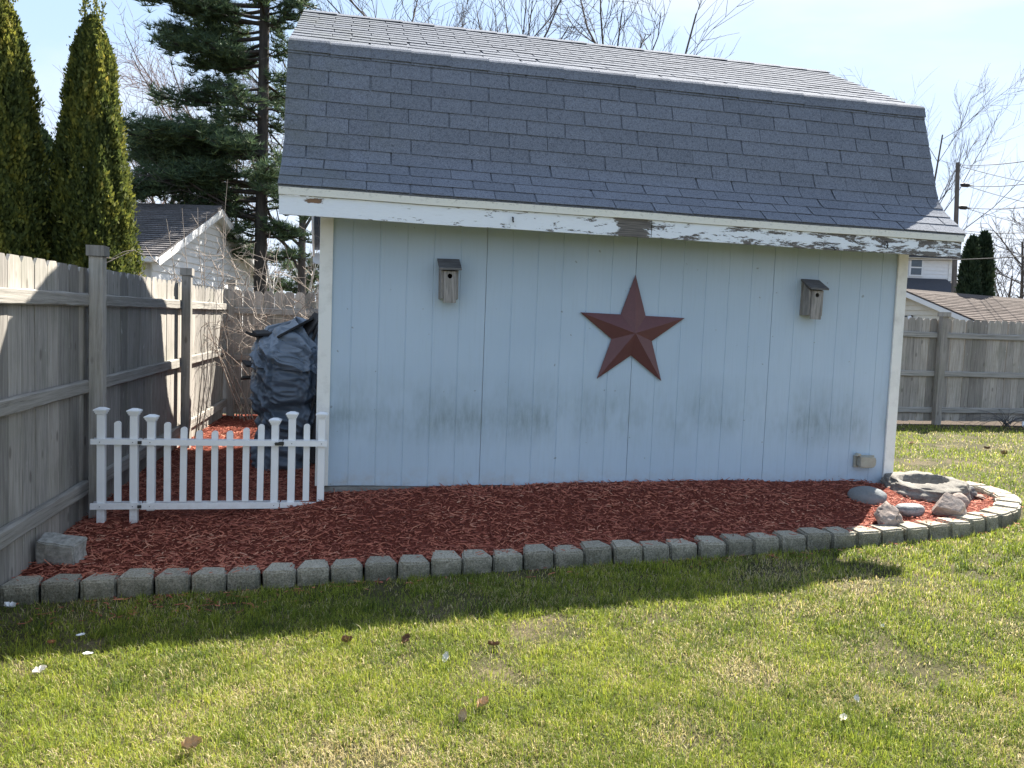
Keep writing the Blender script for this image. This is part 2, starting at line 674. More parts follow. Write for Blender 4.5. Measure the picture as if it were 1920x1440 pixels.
MAT = {}
MAT['siding'] = m_siding()
MAT['trim'] = m_paint('white_trim_paint', (0.77, 0.765, 0.73), 0.4)
MAT['fascia'] = m_fascia()
MAT['drip'] = m_drip()
MAT['shingle'] = m_shingle()
MAT['fence'] = m_fence()
MAT['fence_back'] = m_fence('weathered_cedar_back', 0.25)
MAT['rail'] = m_rail()
MAT['rail_x'] = m_rail_x()
MAT['block'] = m_block()
MAT['vinyl'] = m_vinyl()
MAT['black_metal'] = m_metal_paint('black_hinge_metal', (0.02, 0.02, 0.022), 0.4)
MAT['dark_iron'] = m_simple('dark_iron', (0.035, 0.033, 0.032), 0.6)
MAT['star'] = m_metal_paint('barn_red_metal', (0.115, 0.043, 0.045), 0.5)
MAT['house_wood'] = m_simple('grey_weathered_pine', (0.26, 0.245, 0.23), 0.85, 0.2, 4, 0.5, 0.5, (22, 22, 1.6))
MAT['dark_wood'] = m_simple('dark_weathered_plank', (0.13, 0.128, 0.13), 0.85, 0.2, 4, 0.45, 0.5, (2, 14, 14))
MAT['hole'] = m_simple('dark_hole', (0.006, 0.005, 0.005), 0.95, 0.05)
MAT['concrete'] = m_simple('grey_foundation_concrete', (0.21, 0.205, 0.19), 0.9, 0.2, 14, 0.35, 0.5)
MAT['outlet'] = m_simple('yellowed_clear_plastic', (0.33, 0.32, 0.27), 0.3, 0.5, 10, 0.2, 0.05)
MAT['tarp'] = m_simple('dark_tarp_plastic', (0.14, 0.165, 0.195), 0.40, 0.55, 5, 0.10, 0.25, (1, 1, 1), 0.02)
MAT['firewood'] = m_simple('dark_grey_firewood', (0.06, 0.055, 0.052), 0.9, 0.2, 6, 0.5, 0.7)
MAT['bare_bark'] = m_bark('grey_brown_bark', (0.055, 0.047, 0.042), (0.14, 0.125, 0.115))
MAT['red_twig'] = m_bark('reddish_twig_bark', (0.10, 0.065, 0.055), (0.20, 0.14, 0.125))
MAT['tan_twig'] = m_bark('pale_tan_twig', (0.21, 0.175, 0.15), (0.38, 0.33, 0.285), 20)
MAT['birch'] = m_bark('white_birch_bark', (0.45, 0.44, 0.42), (0.72, 0.71, 0.69), 5)
MAT['pine_bark'] = m_bark('dark_pine_bark', (0.022, 0.02, 0.019), (0.075, 0.066, 0.058))
MAT['pine'] = m_leafy('pine_needle', [(0.0, (0.034, 0.058, 0.038)), (0.5, (0.075, 0.120, 0.068)), (0.85, (0.14, 0.195, 0.08)), (1.0, (0.25, 0.27, 0.085))], 0.35)
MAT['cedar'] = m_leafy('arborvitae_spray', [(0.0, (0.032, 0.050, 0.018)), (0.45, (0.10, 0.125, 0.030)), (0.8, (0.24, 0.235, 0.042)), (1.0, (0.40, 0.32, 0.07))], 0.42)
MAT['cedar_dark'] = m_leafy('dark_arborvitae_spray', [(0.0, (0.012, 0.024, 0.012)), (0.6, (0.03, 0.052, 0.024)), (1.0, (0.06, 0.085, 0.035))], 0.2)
MAT['grass'] = m_leafy('grass_blade', [(0.0, (0.055, 0.090, 0.020)), (0.35, (0.215, 0.272, 0.034)), (0.60, (0.43, 0.455, 0.055)), (0.66, (0.42, 0.34, 0.11)), (0.85, (0.54, 0.45, 0.23)), (1.0, (0.62, 0.54, 0.34))], 0.45, 0.5)
MAT['chip'] = m_leafy('red_wood_chip', [(0.0, (0.16, 0.050, 0.036)), (0.4, (0.35, 0.105, 0.068)), (0.8, (0.50, 0.18, 0.11)), (1.0, (0.56, 0.30, 0.20))], 0.0, 0.8)


def m_ground():
    t = MT('lawn_soil', 0.95, 0.1)
    v = t.coord((1, 1, 1), rand=False, world=True)
    n1 = t.noise(v, 3.2, 6, 0.65)
    n2 = t.noise(v, 45, 4, 0.7)
    c = t.ramp(n1, [(0.3, (0.045, 0.045, 0.020)), (0.5, (0.07, 0.063, 0.032)), (0.62, (0.13, 0.105, 0.065)), (0.75, (0.085, 0.066, 0.045))])
    c = t.mix(t.ramp(n2, [(0.35, 0.6), (0.6, 0.0)]), c, (0.035, 0.034, 0.018))
    # bare dirt strip along the back fence and at the left fence
    x, y, z = t.sep(v)
    strip = t.math('MULTIPLY', t.ramp(t.math('ADD', t.math('DIVIDE', y, 10.0), t.math('MULTIPLY', n1, 0.04)), [(0.508, 0), (0.516, 1)]),
                   t.ramp(t.math('DIVIDE', y, 10.0), [(0.60, 1), (0.66, 0)]))
    c = t.mix(strip, c, t.ramp(n2, [(0.3, (0.028, 0.021, 0.016)), (0.7, (0.095, 0.072, 0.055))]))
    t.color(c).bump(n2, 0.7, 0.02)
    return t.m


MAT['ground'] = m_ground()


def m_mulch():
    t = MT('red_mulch_bed', 0.95, 0.1)
    v = t.coord((1, 1, 1), rand=False, world=True)
    n2 = t.noise(v, 55, 5, 0.75)
    t.color(t.ramp(n2, [(0.3, (0.06, 0.020, 0.015)), (0.55, (0.20, 0.052, 0.034)), (0.75, (0.36, 0.10, 0.06))])).bump(n2, 1.0, 0.03)
    return t.m


MAT['mulch'] = m_mulch()


# ----------------------------------------------------------------- ground
def lawn_z(x, y):
    x = np.asarray(x, float)
    y = np.asarray(y, float)
    z = np.interp(x, [-30, -1.8, 3.4, 4.2, 5.2, 7, 60], [-.43, -.43, -.214, -.182, -.14, -.10, -.07])
    return z + 0.018 * (fnoise(x * 1.3, y * 1.3, 3) - 0.5)


def grid_mesh(name, xs, ys, zf, m, keep=None):
    X, Y = np.meshgrid(xs, ys)
    Z = zf(X, Y)
    V = np.stack([X, Y, Z], -1).reshape(-1, 3)
    nx, ny = len(xs), len(ys)
    i, j = np.meshgrid(np.arange(nx - 1), np.arange(ny - 1))
    a = (j * nx + i).ravel()
    F = np.stack([a, a + 1, a + nx + 1, a + nx], -1)
    if keep is not None:
        cx = (V[F[:, 0], 0] + V[F[:, 2], 0]) / 2
        cy = (V[F[:, 0], 1] + V[F[:, 2], 1]) / 2
        F = F[keep(cx, cy)]
    return np_mesh(name, V, [F], m, smooth=True)


far = np.array([-900, -400, -180, -80, -40, -20, -10])
xs = np.concatenate([far, np.linspace(-6, 16, 150), [20, 30, 50, 90, 180, 400, 900]])
ys = np.concatenate([far, np.linspace(-6, 8, 100), [10, 16, 25, 40, 80, 180, 400, 900]])
g = obj('ground', grid_mesh('ground', xs, ys, lawn_z, MAT['ground']))
tag(g, 'sloping back lawn soil under the grass', None, None, 'structure')

# ----------------------------------------------------------------- block edging path (front top edge of the stones)
EDGE = np.array([(-1.63, -1.235), (-0.8, -1.235), (0.5, -1.235), (2.0, -1.225), (3.3, -1.20), (4.15, -1.185), (4.64, -1.14), (5.02, -1.035),
                 (5.42, -0.84), (5.75, -0.55), (5.95, -0.22), (6.0, 0.08), (5.90, 0.33), (5.70, 0.56), (5.52, 0.80), (5.42, 1.10), (5.40, 1.5), (5.40, 3.2)])


def resample(P, step):
    d = np.concatenate([[0], np.cumsum(np.linalg.norm(np.diff(P, axis=0), axis=1))])
    # smooth with dense linear + box filter
    s = np.arange(0, d[-1], 0.01)
    Q = np.stack([np.interp(s, d, P[:, k]) for k in range(2)], -1)
    k = 31
    pad = np.concatenate([Q[:1].repeat(k // 2, 0), Q, Q[-1:].repeat(k // 2, 0)])
    Q = np.stack([np.convolve(pad[:, c], np.ones(k) / k, 'valid') for c in range(2)], -1)
    d = np.concatenate([[0], np.cumsum(np.linalg.norm(np.diff(Q, axis=0), axis=1))])
    s = np.arange(0, d[-1], step)
    return np.stack([np.interp(s, d, Q[:, k]) for k in range(2)], -1)


EPTS = resample(EDGE, 0.05)


def in_poly(x, y, poly):
    x = np.asarray(x)
    y = np.asarray(y)
    r = np.zeros(x.shape, bool)
    n = len(poly)
    for i in range(n):
        x1, y1 = poly[i]
        x2, y2 = poly[(i + 1) % n]
        c = ((y1 > y) != (y2 > y)) & (x < (x2 - x1) * (y - y1) / (y2 - y1 + 1e-12) + x1)
        r ^= c
    return r


BEDPOLY = [tuple(p) for p in EPTS] + [(5.30, 3.4), (0.1, 3.4), (0.1, 5.7), (-1.72, 5.7), (-1.72, -1.1)]
NRM = np.gradient(EPTS, axis=0)
NRM = np.stack([-NRM[:, 1], NRM[:, 0]], -1)
NRM /= np.linalg.norm(NRM, axis=1, keepdims=True)
INNER = EPTS + NRM * 0.07
BEDIN = [tuple(p) for p in INNER] + BEDPOLY[len(EPTS):]


def mulch_z(x, y):
    x = np.asarray(x, float)
    y = np.asarray(y, float)
    zf = lawn_z(x, y * 0 - 1.1) + 0.082
    zw = np.interp(x, [-1.7, -1.45, -0.6, -0.25, 0.08, 0.64, 1.2, 2.5, 4.8, 5.4, 6.1], [-.26, -.225, -.18, -.115, -.062, -.03, -.005, .03, .035, -.01, -.06])
    t = np.clip((y + 1.06) / 1.0, 0, 1)
    t = t * t * (3 - 2 * t)
    z = zf * (1 - t) + zw * t
    alley = np.clip((y - 0.0) / 1.5, 0, 1) * np.clip(-x / 0.3, 0, 1)
    z = z * (1 - alley) + (-0.20 + 0.012 * y) * alley
    right = np.clip((x - 4.6) / 0.8, 0, 1)
    z = z * (1 - right) + (-0.075 + 0.015 * np.clip(y, -1, 2)) * right
    mound = 0.03 * (fnoise(x * 2.1, y * 2.1, 9) - 0.5) + 0.02 * (fnoise(x * 7, y * 7, 12) - 0.5)
    return z + mound


def under_shed(x, y):
    return (x > 0.04) & (x < 4.84) & (y > 0.06) & (y < 3.6)


mb = obj('mulch_bed', grid_mesh('mulch_bed', np.linspace(-1.75, 6.1, 200), np.linspace(-1.26, 5.7, 180), mulch_z, MAT['mulch'],
                                lambda x, y: in_poly(x, y, BEDIN) & ~under_shed(x, y)))
tag(mb, 'red mulch bed around the shed', None, None, 'structure')


# ----------------------------------------------------------------- SHED
L = 4.877
DEP = 3.66
shed = empty('shed', (L / 2, DEP / 2, -0.1), 'white gambrel roof garden shed with grey shingles and peeling fascia', 'shed')
S0 = Vector(shed.location)


def sp(name, me, m=None, parent=None):
    """part of the shed, mesh given in world coordinates"""
    o = obj(name, me, m)
    p = parent or shed
    o.parent = p
    o.matrix_parent_inverse = Matrix.Translation(-S0) if p is shed else Matrix.Identity(4)
    return o


# roof profile (y, z), eave to ridge
PROF = [(-0.385, 2.160), (-0.115, 2.375), (-0.025, 2.49), (0.244, 3.335), (1.83, 4.165)]
PB = [(DEP - y, z) for y, z in PROF[::-1]][1:]
XL, XR = -0.31, 5.15


def groove_panel(x0, x1, n, z0, z1, y0):
    """sheet with vertical grooves, facing -Y"""
    pts = [(x0, y0)]
    w = (x1 - x0) / n
    for k in range(1, n):
        c = x0 + k * w
        pts += [(c - 0.005, y0), (c - 0.002, y0 + 0.0034), (c + 0.002, y0 + 0.0034), (c + 0.005, y0)]
    pts += [(x1, y0), (x1, y0 + 0.014), (x0, y0 + 0.014)]
    return pts


for k in range(4):
    x0, x1 = k * 1.2192 + 0.002, (k + 1) * 1.2192 - 0.002
    if k == 0:
        x0 = 0.0
    if k == 3:
        x1 = L
    b = bmesh.new()
    bm_prism(b, groove_panel(x0, x1, 6, 0, 2.3, 0.0), 'z', 0.0, 2.32)
    # slight waviness at the bottom edge
    for v in b.verts:
        if v.co.z < 0.01:
            v.co.z += 0.004 * math.sin(v.co.x * 37)
    sp('siding_panel', b, MAT['siding'])
# dark backing seen in the seams between the sheets, then the other three walls
sp('wall_framing', box_mesh('wall_framing', 0.02, L - 0.02, 0.018, 0.05, 0.0, 2.30, MAT['trim']))


def gable_poly(inset=0.03):
    q = [(0.02, 0.0)]
    q += [(0.02, 2.43)]
    q += [(0.30, 3.30), (1.83, 4.10), (DEP - 0.30, 3.30), (DEP - 0.02, 2.43), (DEP - 0.02, 0.0)]
    return q


for nm, xa, xb in (('gable_wall', -0.012, 0.012), ('gable_wall', L - 0.012, L + 0.012)):
    sp(nm, prism_mesh(nm, gable_poly(), 'x', xa, xb, MAT['siding']))
sp('rear_wall', box_mesh('rear_wall', 0.0, L, DEP - 0.014, DEP, 0.0, 2.3, MAT['siding']))
# corner boards: a front board and a return board at each corner
for x0, x1 in ((-0.038, 0.058), (L - 0.060, L + 0.036)):
    for y0, y1 in ((-0.020, -0.001), (DEP + 0.001, DEP + 0.02)):
        sp('corner_trim', box_mesh('corner_trim', x0, x1, y0, y1, 0.004, 2.30, MAT['trim'], 0.002))
for x0, x1 in ((-0.0375, -0.0135), (L + 0.0135, L + 0.0355)):
    for y0, y1 in ((0.0, 0.09), (DEP - 0.09, DEP)):
        sp('corner_trim', box_mesh('corner_trim', x0, x1, y0, y1, 0.006, 2.30, MAT['trim'], 0.002))
sp('foundation', box_mesh('foundation', 0.03, L - 0.03, 0.03, DEP - 0.03, -0.45, -0.002, MAT['concrete'], 0.01))
sp('sill_strip', box_mesh('sill_strip', -0.02, L + 0.02, 0.005, 0.028, -0.30, -0.006, MAT['concrete'], 0.004))

# fascia
def board_along_x(x0, x1, y0, y1, z0, z1, n, wav=0.002):
    b = bmesh.new()
    bm_box(b, x0, x1, y0, y1, z0, z1)
    es = [e for e in b.edges if abs(e.verts[0].co.x - e.verts[1].co.x) > 0.5]
    bmesh.ops.subdivide_edges(b, edges=es, cuts=n, use_grid_fill=True)
    for v in b.verts:
        v.co.z += wav * math.sin(v.co.x * 2.3 + y0 * 9) + wav * 0.6 * math.sin(v.co.x * 6.1)
    return b


fl = sp('fascia_board', board_along_x(-0.300, 2.405, -0.370, -0.350, 1.966, 2.096, 20), MAT['fascia'])
fl['label'] = 'left fascia board with white paint and a rotten end'
fr = sp('fascia_board', board_along_x(2.411, 5.118, -0.373, -0.352, 1.970, 2.097, 20), MAT['fascia'])
fr['label'] = 'right fascia board with badly flaking white paint'
sp('drip_trim', board_along_x(-0.303, 5.128, -0.386, -0.360, 2.099, 2.150, 20), MAT['drip'])
for x0, x1 in ((-0.300, -0.280), (5.100, 5.118)):       # rear eave and returns
    pass
sp('fascia_board', box_mesh('fascia_board', -0.30, 5.12, DEP + 0.35, DEP + 0.37, 1.966, 2.096, MAT['fascia']))
# rafter tails under the eave
for k in range(9):
    x = 0.02 + k * 0.605
    sp('rafter_tail', prism_mesh('rafter_tail', [(-0.345, 2.02), (0.0, 2.10), (0.0, 2.40), (-0.13, 2.33), (-0.345, 2.16)], 'x', x, x + 0.04, MAT['trim']))
# rake trim at the gable ends
outer = PROF + PB


def offset_poly(P, d):
    P = [Vector(p) for p in P]
    out = []
    for i, p in enumerate(P):
        a = P[max(i - 1, 0)]
        c = P[min(i + 1, len(P) - 1)]
        t1 = (p - a).normalized() if i > 0 else (c - p).normalized()
        t2 = (c - p).normalized() if i < len(P) - 1 else t1
        n1 = Vector((-t1.y, t1.x))
        n2 = Vector((-t2.y, t2.x))
        n = (n1 + n2)
        n = n / max(0.3, n.dot(n1)) if n.length > 0 else n1
        out.append(p + n * d)
    return out


def strip_prism(P0, P1, x0, x1):
    b = bmesh.new()
    rows = []
    for x in (x0, x1):
        rows.append([b.verts.new((x, p[0], p[1])) for p in P0])
        rows.append([b.verts.new((x, p[0], p[1])) for p in P1])
    a, c, d, e = rows
    n = len(P0)
    for i in range(n - 1):
        b.faces.new((a[i], a[i + 1], d[i + 1], d[i]))
        b.faces.new((c[i], e[i], e[i + 1], c[i + 1]))
        b.faces.new((a[i], c[i], c[i + 1], a[i + 1]))
        b.faces.new((d[i], d[i + 1], e[i + 1], e[i]))
    b.faces.new((a[0], d[0], e[0], c[0]))
    b.faces.new((a[-1], c[-1], e[-1], d[-1]))
    bmesh.ops.recalc_face_normals(b, faces=b.faces[:])
    return b


roof = sp('roof', strip_prism(offset_poly(outer, -0.001), offset_poly(outer, -0.030), XL + 0.004, XR - 0.004), MAT['shingle'])
for x0, x1 in ((XL + 0.012, XL + 0.034), (XR - 0.034, XR - 0.012)):
    sp('rake_board', strip_prism(offset_poly(outer, -0.032), offset_poly(outer, -0.15), x0, x1), MAT['trim'])

# shingles
PA = np.array(PROF)
SEG = np.concatenate([[0], np.cumsum(np.linalg.norm(np.diff(PA, axis=0), axis=1))])
S_D, S_R = SEG[3], SEG[4]
_sd = np.arange(0, S_R, 0.004)
_yy = np.interp(_sd, SEG, PA[:, 0])
_zz = np.interp(_sd, SEG, PA[:, 1])


def smooth1(a, k):
    pad = np.concatenate([2 * a[0] - a[1:k // 2 + 1][::-1], a, 2 * a[-1] - a[-k // 2:-1][::-1]])
    return np.convolve(pad, np.ones(k) / k, 'same')[k // 2:k // 2 + len(a)]


_ys, _zs = smooth1(_yy, 41), smooth1(_zz, 41)      # rounds the flare like bent asphalt
msk = _sd > SEG[3] - 0.12
_ys[msk], _zs[msk] = _yy[msk], _zz[msk]


def path(s):
    y = np.interp(s, _sd, _ys)
    z = np.interp(s, _sd, _zs)
    y2 = np.interp(s + 0.01, _sd, _ys)
    z2 = np.interp(s + 0.01, _sd, _zs)
    y1 = np.interp(s - 0.01, _sd, _ys)
    z1 = np.interp(s - 0.01, _sd, _zs)
    t = np.array([y2 - y1, z2 - z1])
    t /= np.linalg.norm(t)
    return np.array([y, z]), np.array([-t[1], t[0]])


def tab_profile(s0, s1, h0=0.011, h1=0.0035, th=0.0045, n=3):
    up, dn = [], []
    for k in range(n + 1):
        u = k / n
        s = s0 + (s1 - s0) * u
        p, nn = path(s)
        h = h0 + (h1 - h0) * u
        up.append(p + nn * h)
        dn.append(p + nn * (h - th))
    return up, dn


def tab_bm(s0, s1, w, skew=0.0, n=3):
    up, dn = tab_profile(s0, s1, n=n)
    b = bmesh.new()
    cols = []
    for x in (0, w):
        cols.append([b.verts.new((x + (skew * k if x else 0), p[0], p[1])) for k, p in enumerate(up)])
        cols.append([b.verts.new((x + (skew * k if x else 0), p[0], p[1])) for k, p in enumerate(dn)])
    a, c, d, e = cols
    m = len(up)
    for i in range(m - 1):
        b.faces.new((a[i], a[i + 1], d[i + 1], d[i]))
        b.faces.new((a[i], c[i], c[i + 1], a[i + 1]))
        b.faces.new((d[i], d[i + 1], e[i + 1], e[i]))
    b.faces.new((a[0], d[0], e[0], c[0]))
    bmesh.ops.recalc_face_normals(b, faces=b.faces[:])
    return b


EXP = 0.1275
rows = []
s = 0.0
while s < S_D - 0.05:
    rows.append((s, min(s + EXP + 0.028, S_D - 0.002)))
    s += EXP
nlow = len(rows)
s = S_D + 0.012
while s < S_R - 0.06:
    rows.append((s, min(s + EXP + 0.028, S_R - 0.002)))
    s += EXP
TABW = 0.3048
count = 0
rest = []
for ri, (s0, s1) in enumerate(rows):
    off = (0.152 if ri % 2 else 0.30) + random.uniform(-.012, .012)
    x = XL - TABW + off
    me = None
    while x < XR - 0.01:
        a, c = max(x + 0.004, XL), min(x + TABW - 0.004, XR)
        x += TABW
        if c - a < 0.03:
            continue
        if count < 296:
            full = abs((c - a) - (TABW - 0.008)) < 1e-4
            if full:
                if me is None:
                    me = bpy.data.meshes.new('shingle')
                    bq = tab_bm(s0, s1, TABW - 0.008)
                    bq.normal_update()
                    bq.to_mesh(me)
                    bq.free()
                    setmat(me, MAT['shingle'])
                o = share('shingle', me, roof, (a, random.uniform(-.0008, .0008), random.uniform(-.0012, .0012)), (0, random.uniform(-.0025, .0025), 0))
            else:
                o = obj('shingle', tab_bm(s0, s1, c - a), MAT['shingle'], roof, (a, 0, 0))
            count += 1
        else:
            rest.append((s0, s1, a, c))
b = bmesh.new()
for s0, s1, a, c in rest:
    up, dn = tab_profile(s0, s1, n=1)
    jz = random.uniform(-.0012, .0015)
    vs = [b.verts.new((xx, p[0], p[1] + jz)) for xx in (a, c) for p in (up[0], up[1], dn[0])]
    b.faces.new((vs[0], vs[1], vs[4], vs[3]))
    b.faces.new((vs[2], vs[0], vs[3], vs[5]))
    b.faces.new((vs[0], vs[2], vs[1]))
    b.faces.new((vs[3], vs[4], vs[5]))
# the rear slopes, course by course
PR = [(DEP - y, z) for y, z in PROF]
for s0, s1 in rows:
    up, dn = tab_profile(s0, s1, n=1)
    x = XL
    vs = [b.verts.new((xx, DEP - p[0], p[1])) for xx in (XL, XR) for p in (up[0], up[1], dn[0])]
    b.faces.new((vs[0], vs[3], vs[4], vs[1]))
    b.faces.new((vs[2], vs[5], vs[3], vs[0]))
o = obj('shingle_courses', b, MAT['shingle'], roof)
tag(o, kind='stuff')


def cap_row(px, name, ny, side_lo, side_hi, lift):
    """bent cap shingles along x over a fold at arc length px"""
    x = XL - 0.02
    k = 0
    while x < XR - 0.02:
        w = 0.327
        a, c = x, min(x + w, XR + 0.004)
        bq = bmesh.new()
        lo = (-side_lo[0], side_lo[1])
        P = []
        for q in ny:
            P.append(q)
        up = [(p[0], p[1]) for p in P]
        cols = []
        for xx, h in ((a, lift), (c, lift + 0.007)):
            cols.append([bq.verts.new((max(xx, XL), p[0] + p[2] * h, p[1] + p[3] * h)) for p in P])
            cols.append([bq.verts.new((max(xx, XL), p[0] + p[2] * (h - .006), p[1] + p[3] * (h - .006))) for p in P])
        A, C, D, E_ = cols
        for i in range(len(P) - 1):
            bq.faces.new((A[i], A[i + 1], D[i + 1], D[i]))
            bq.faces.new((C[i], E_[i], E_[i + 1], C[i + 1]))
        for U, W in ((A, C), (D, E_)):
            for i in range(len(P) - 1):
                bq.faces.new((U[i], W[i], W[i + 1], U[i + 1]))
        bq.faces.new((A[0], D[0], E_[0], C[0]))
        bq.faces.new((A[-1], C[-1], E_[-1], D[-1]))
        bmesh.ops.recalc_face_normals(bq, faces=bq.faces[:])
        o = obj(name, bq, MAT['shingle'], roof, (0, 0, random.uniform(-.003, .001)))
        x += 0.305
        k += 1


d1 = Vector((PROF[3][0] - PROF[2][0], PROF[3][1] - PROF[2][1])).normalized()
d2 = Vector((PROF[4][0] - PROF[3][0], PROF[4][1] - PROF[3][1])).normalized()
n1 = Vector((-d1.y, d1.x))
n2 = Vector((-d2.y, d2.x))
nm = (n1 + n2).normalized()
D = Vector(PROF[3])
q = []
for p, n in ((D - d1 * 0.085, n1), (D - d1 * 0.03, n1), (D - d1 * 0.008 + nm * 0.006, (n1 * .7 + nm * .3)), (D + d2 * 0.008 + nm * 0.006, (n2 * .7 + nm * .3)), (D + d2 * 0.03, n2), (D + d2 * 0.10, n2)):
    q.append((p.x, p.y, n.x, n.y))
cap_row(0, 'cap_shingle', q, (0, 0), (0, 0), 0.016)
d3 = Vector((d2.x, -d2.y))
n3 = Vector((-d3.y, d3.x))
Rg = Vector(PROF[4])
q = []
for p, n in ((Rg - d2 * 0.13, n2), (Rg - d2 * 0.01, (n2 + Vector((0, 1))).normalized()), (Rg + d3 * 0.01, (n3 + Vector((0, 1))).normalized()), (Rg + d3 * 0.13, n3)):
    q.append((p.x, p.y, n.x, n.y))
cap_row(0, 'ridge_cap', q, (0, 0), (0, 0), 0.014)

# weatherproof outlet cover low on the wall
b = bmesh.new()
bm_box(b, 4.518, 4.710, -0.022, -0.002, 0.160, 0.262)
oc = sp('outlet_cover', b, MAT['outlet'])
bmq = bmesh.new()
bm_prism(bmq, [(4.538, 0.172), (4.56, 0.160), (4.675, 0.158), (4.700, 0.180), (4.702, 0.235), (4.682, 0.256), (4.538, 0.258)], 'y', -0.072, -0.023)
bmesh.ops.bevel(bmq, geom=bmq.edges[:], offset=0.008, segments=2, affect='EDGES')
sp('outlet_lid', bmq, MAT['outlet'])
sp('outlet_knuckle', prism_mesh('outlet_knuckle', [(4.512, 0.258), (4.535, 0.285), (4.556, 0.279), (4.556, 0.262)], 'y', -0.06, -0.01, MAT['outlet'], 0.003))
# bent iron hooks on the fascia
def hook(x, z):
    pts = [(x + .012, -0.374, z + .042), (x + .012, -0.392, z + .035), (x + .010, -0.404, z + .005), (x - .004, -0.406, z - .018), (x - .020, -0.404, z - .010),
           (x - .020, -0.402, z + .010), (x - .004, -0.404, z + .010), (x + .012, -0.406, z - .014), (x + .028, -0.408, z - .012)]
    V, F, T = tubes([(pts, [0.0045] * len(pts))], 6)
    sp('hook', np_mesh('hook', V, F, MAT['dark_iron'], T))


hook(4.40, 2.020)
V, F, T = tubes([([(3.93, -0.373, 1.985), (3.93, -0.40, 1.98), (3.945, -0.40, 1.965)], [.006] * 3)], 6)
sp('hook', np_mesh('hook', V, F, MAT['dark_iron'], T))
V, F, T = tubes([([(1.335, -0.37, 2.05), (1.335, -0.39, 2.045), (1.333, -0.392, 2.028), (1.338, -0.392, 2.012)], [.006] * 4)], 6)
sp('hook', np_mesh('hook', V, F, MAT['dark_iron'], T))


# ----------------------------------------------------------------- barn star and birdhouses on the wall
def make_star():
    Rr, ri, h = 0.468, 0.180, 0.075
    b = bmesh.new()
    c = b.verts.new((0, -h, 0))
    ring, back = [], []
    for k in range(10):
        a = PI / 2 - k * PI / 5
        r = Rr if k % 2 == 0 else ri
        ring.append(b.verts.new((r * math.cos(a), 0, r * math.sin(a))))
        back.append(b.verts.new((r * .99 * math.cos(a), 0.012, r * .99 * math.sin(a))))
    for k in range(10):
        b.faces.new((c, ring[k], ring[(k + 1) % 10]))
        b.faces.new((ring[k], back[k], back[(k + 1) % 10], ring[(k + 1) % 10]))
    b.faces.new(back)
    bmesh.ops.recalc_face_normals(b, faces=b.faces[:])
    return b


st = obj('barn_star', make_star(), MAT['star'], None, (2.425, -0.018, 1.246), (0, math.radians(0.6), 0))
tag(st, 'dark red five pointed metal barn star in the middle of the white wall', 'star')


def birdhouse(x, label, tilt):
    t = empty('birdhouse', (x, -0.002, 1.42), label, 'birdhouse', 'birdhouses on the shed wall', (0, tilt, 0))
    m = MAT['house_wood']
    obj('back_board', box_mesh('back_board', -0.072, 0.072, -0.018, 0, 0.030, 0.325), m, t)
    for s in (-1, 1):
        x0, x1 = (-0.066, -0.048) if s < 0 else (0.048, 0.066)
        obj('side_board', prism_mesh('side_board', [(-0.019, 0.030), (-0.112, 0.030), (-0.112, 0.238), (-0.019, 0.302)], 'x', x0, x1), m, t)
    # front board with a real hole, longer than the sides
    b = bmesh.new()
    n = 16
    W, z0, z1, hz, r = 0.047, 0.0, 0.236, 0.200, 0.0185
    y0, y1 = -0.131, -0.1135
    for y in (y0, y1):
        cir = [b.verts.new((r * math.cos(2 * PI * k / n), y, hz + r * math.sin(2 * PI * k / n))) for k in range(n)]
        sq = []
        for k in range(n):
            a = 2 * PI * k / n
            dx, dz = math.cos(a), math.sin(a)
            tx = W / abs(dx) if abs(dx) > 1e-6 else 9
            tz = ((z1 - hz) / dz if dz > 0 else (z0 - hz) / dz) if abs(dz) > 1e-6 else 9
            tt = min(tx, tz)
            sq.append(b.verts.new((dx * tt, y, hz + dz * tt)))
        corners = [b.verts.new(p) for p in ((W, y, z1), (-W, y, z1), (-W, y, z0), (W, y, z0))]
        for k in range(n):
            k2 = (k + 1) % n
            A, B = sq[k].co, sq[k2].co
            mid = None
            for cc in corners:
                if (abs(A.x - cc.co.x) < 1e-5 and abs(B.z - cc.co.z) < 1e-5) or (abs(A.z - cc.co.z) < 1e-5 and abs(B.x - cc.co.x) < 1e-5):
                    if not (abs(A.x - B.x) < 1e-5 or abs(A.z - B.z) < 1e-5):
                        mid = cc
            b.faces.new([cir[k], sq[k]] + ([mid] if mid else []) + [sq[k2], cir[k2]])
    vs = b.verts[:]
    h = len(vs) // 2
    for k in range(n):
        b.faces.new((vs[k], vs[(k + 1) % n], vs[h + (k + 1) % n], vs[h + k]))
    ca = vs[2 * n:2 * n + 4]
    cb = vs[h + 2 * n:h + 2 * n + 4]
    for k in range(4):
        b.faces.new((ca[k], ca[(k + 1) % 4], cb[(k + 1) % 4], cb[k]))
    bmesh.ops.recalc_face_normals(b, faces=b.faces[:])
    obj('front_board', b, m, t)
    obj('floor_board', box_mesh('floor_board', -0.0475, 0.0475, -0.113, -0.019, 0.032, 0.046), m, t)
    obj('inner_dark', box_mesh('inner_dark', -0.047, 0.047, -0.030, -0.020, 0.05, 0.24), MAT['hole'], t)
    b = bmesh.new()
    bm_prism(b, [(-0.006, 0.338), (-0.160, 0.258), (-0.160, 0.243), (-0.006, 0.322)], 'x', -0.084, 0.084)
    obj('roof_board', b, MAT['dark_wood'], t)
    return t


birdhouse(0.924, 'grey wooden birdhouse on the wall to the left of the red star', math.radians(-1.0))
birdhouse(3.985, 'grey wooden birdhouse on the wall to the right of the red star', math.radians(0.5))

# ----------------------------------------------------------------- LEFT FENCE
def fl_x(y):
    return -1.574 + 0.018 * (y - 0.107)


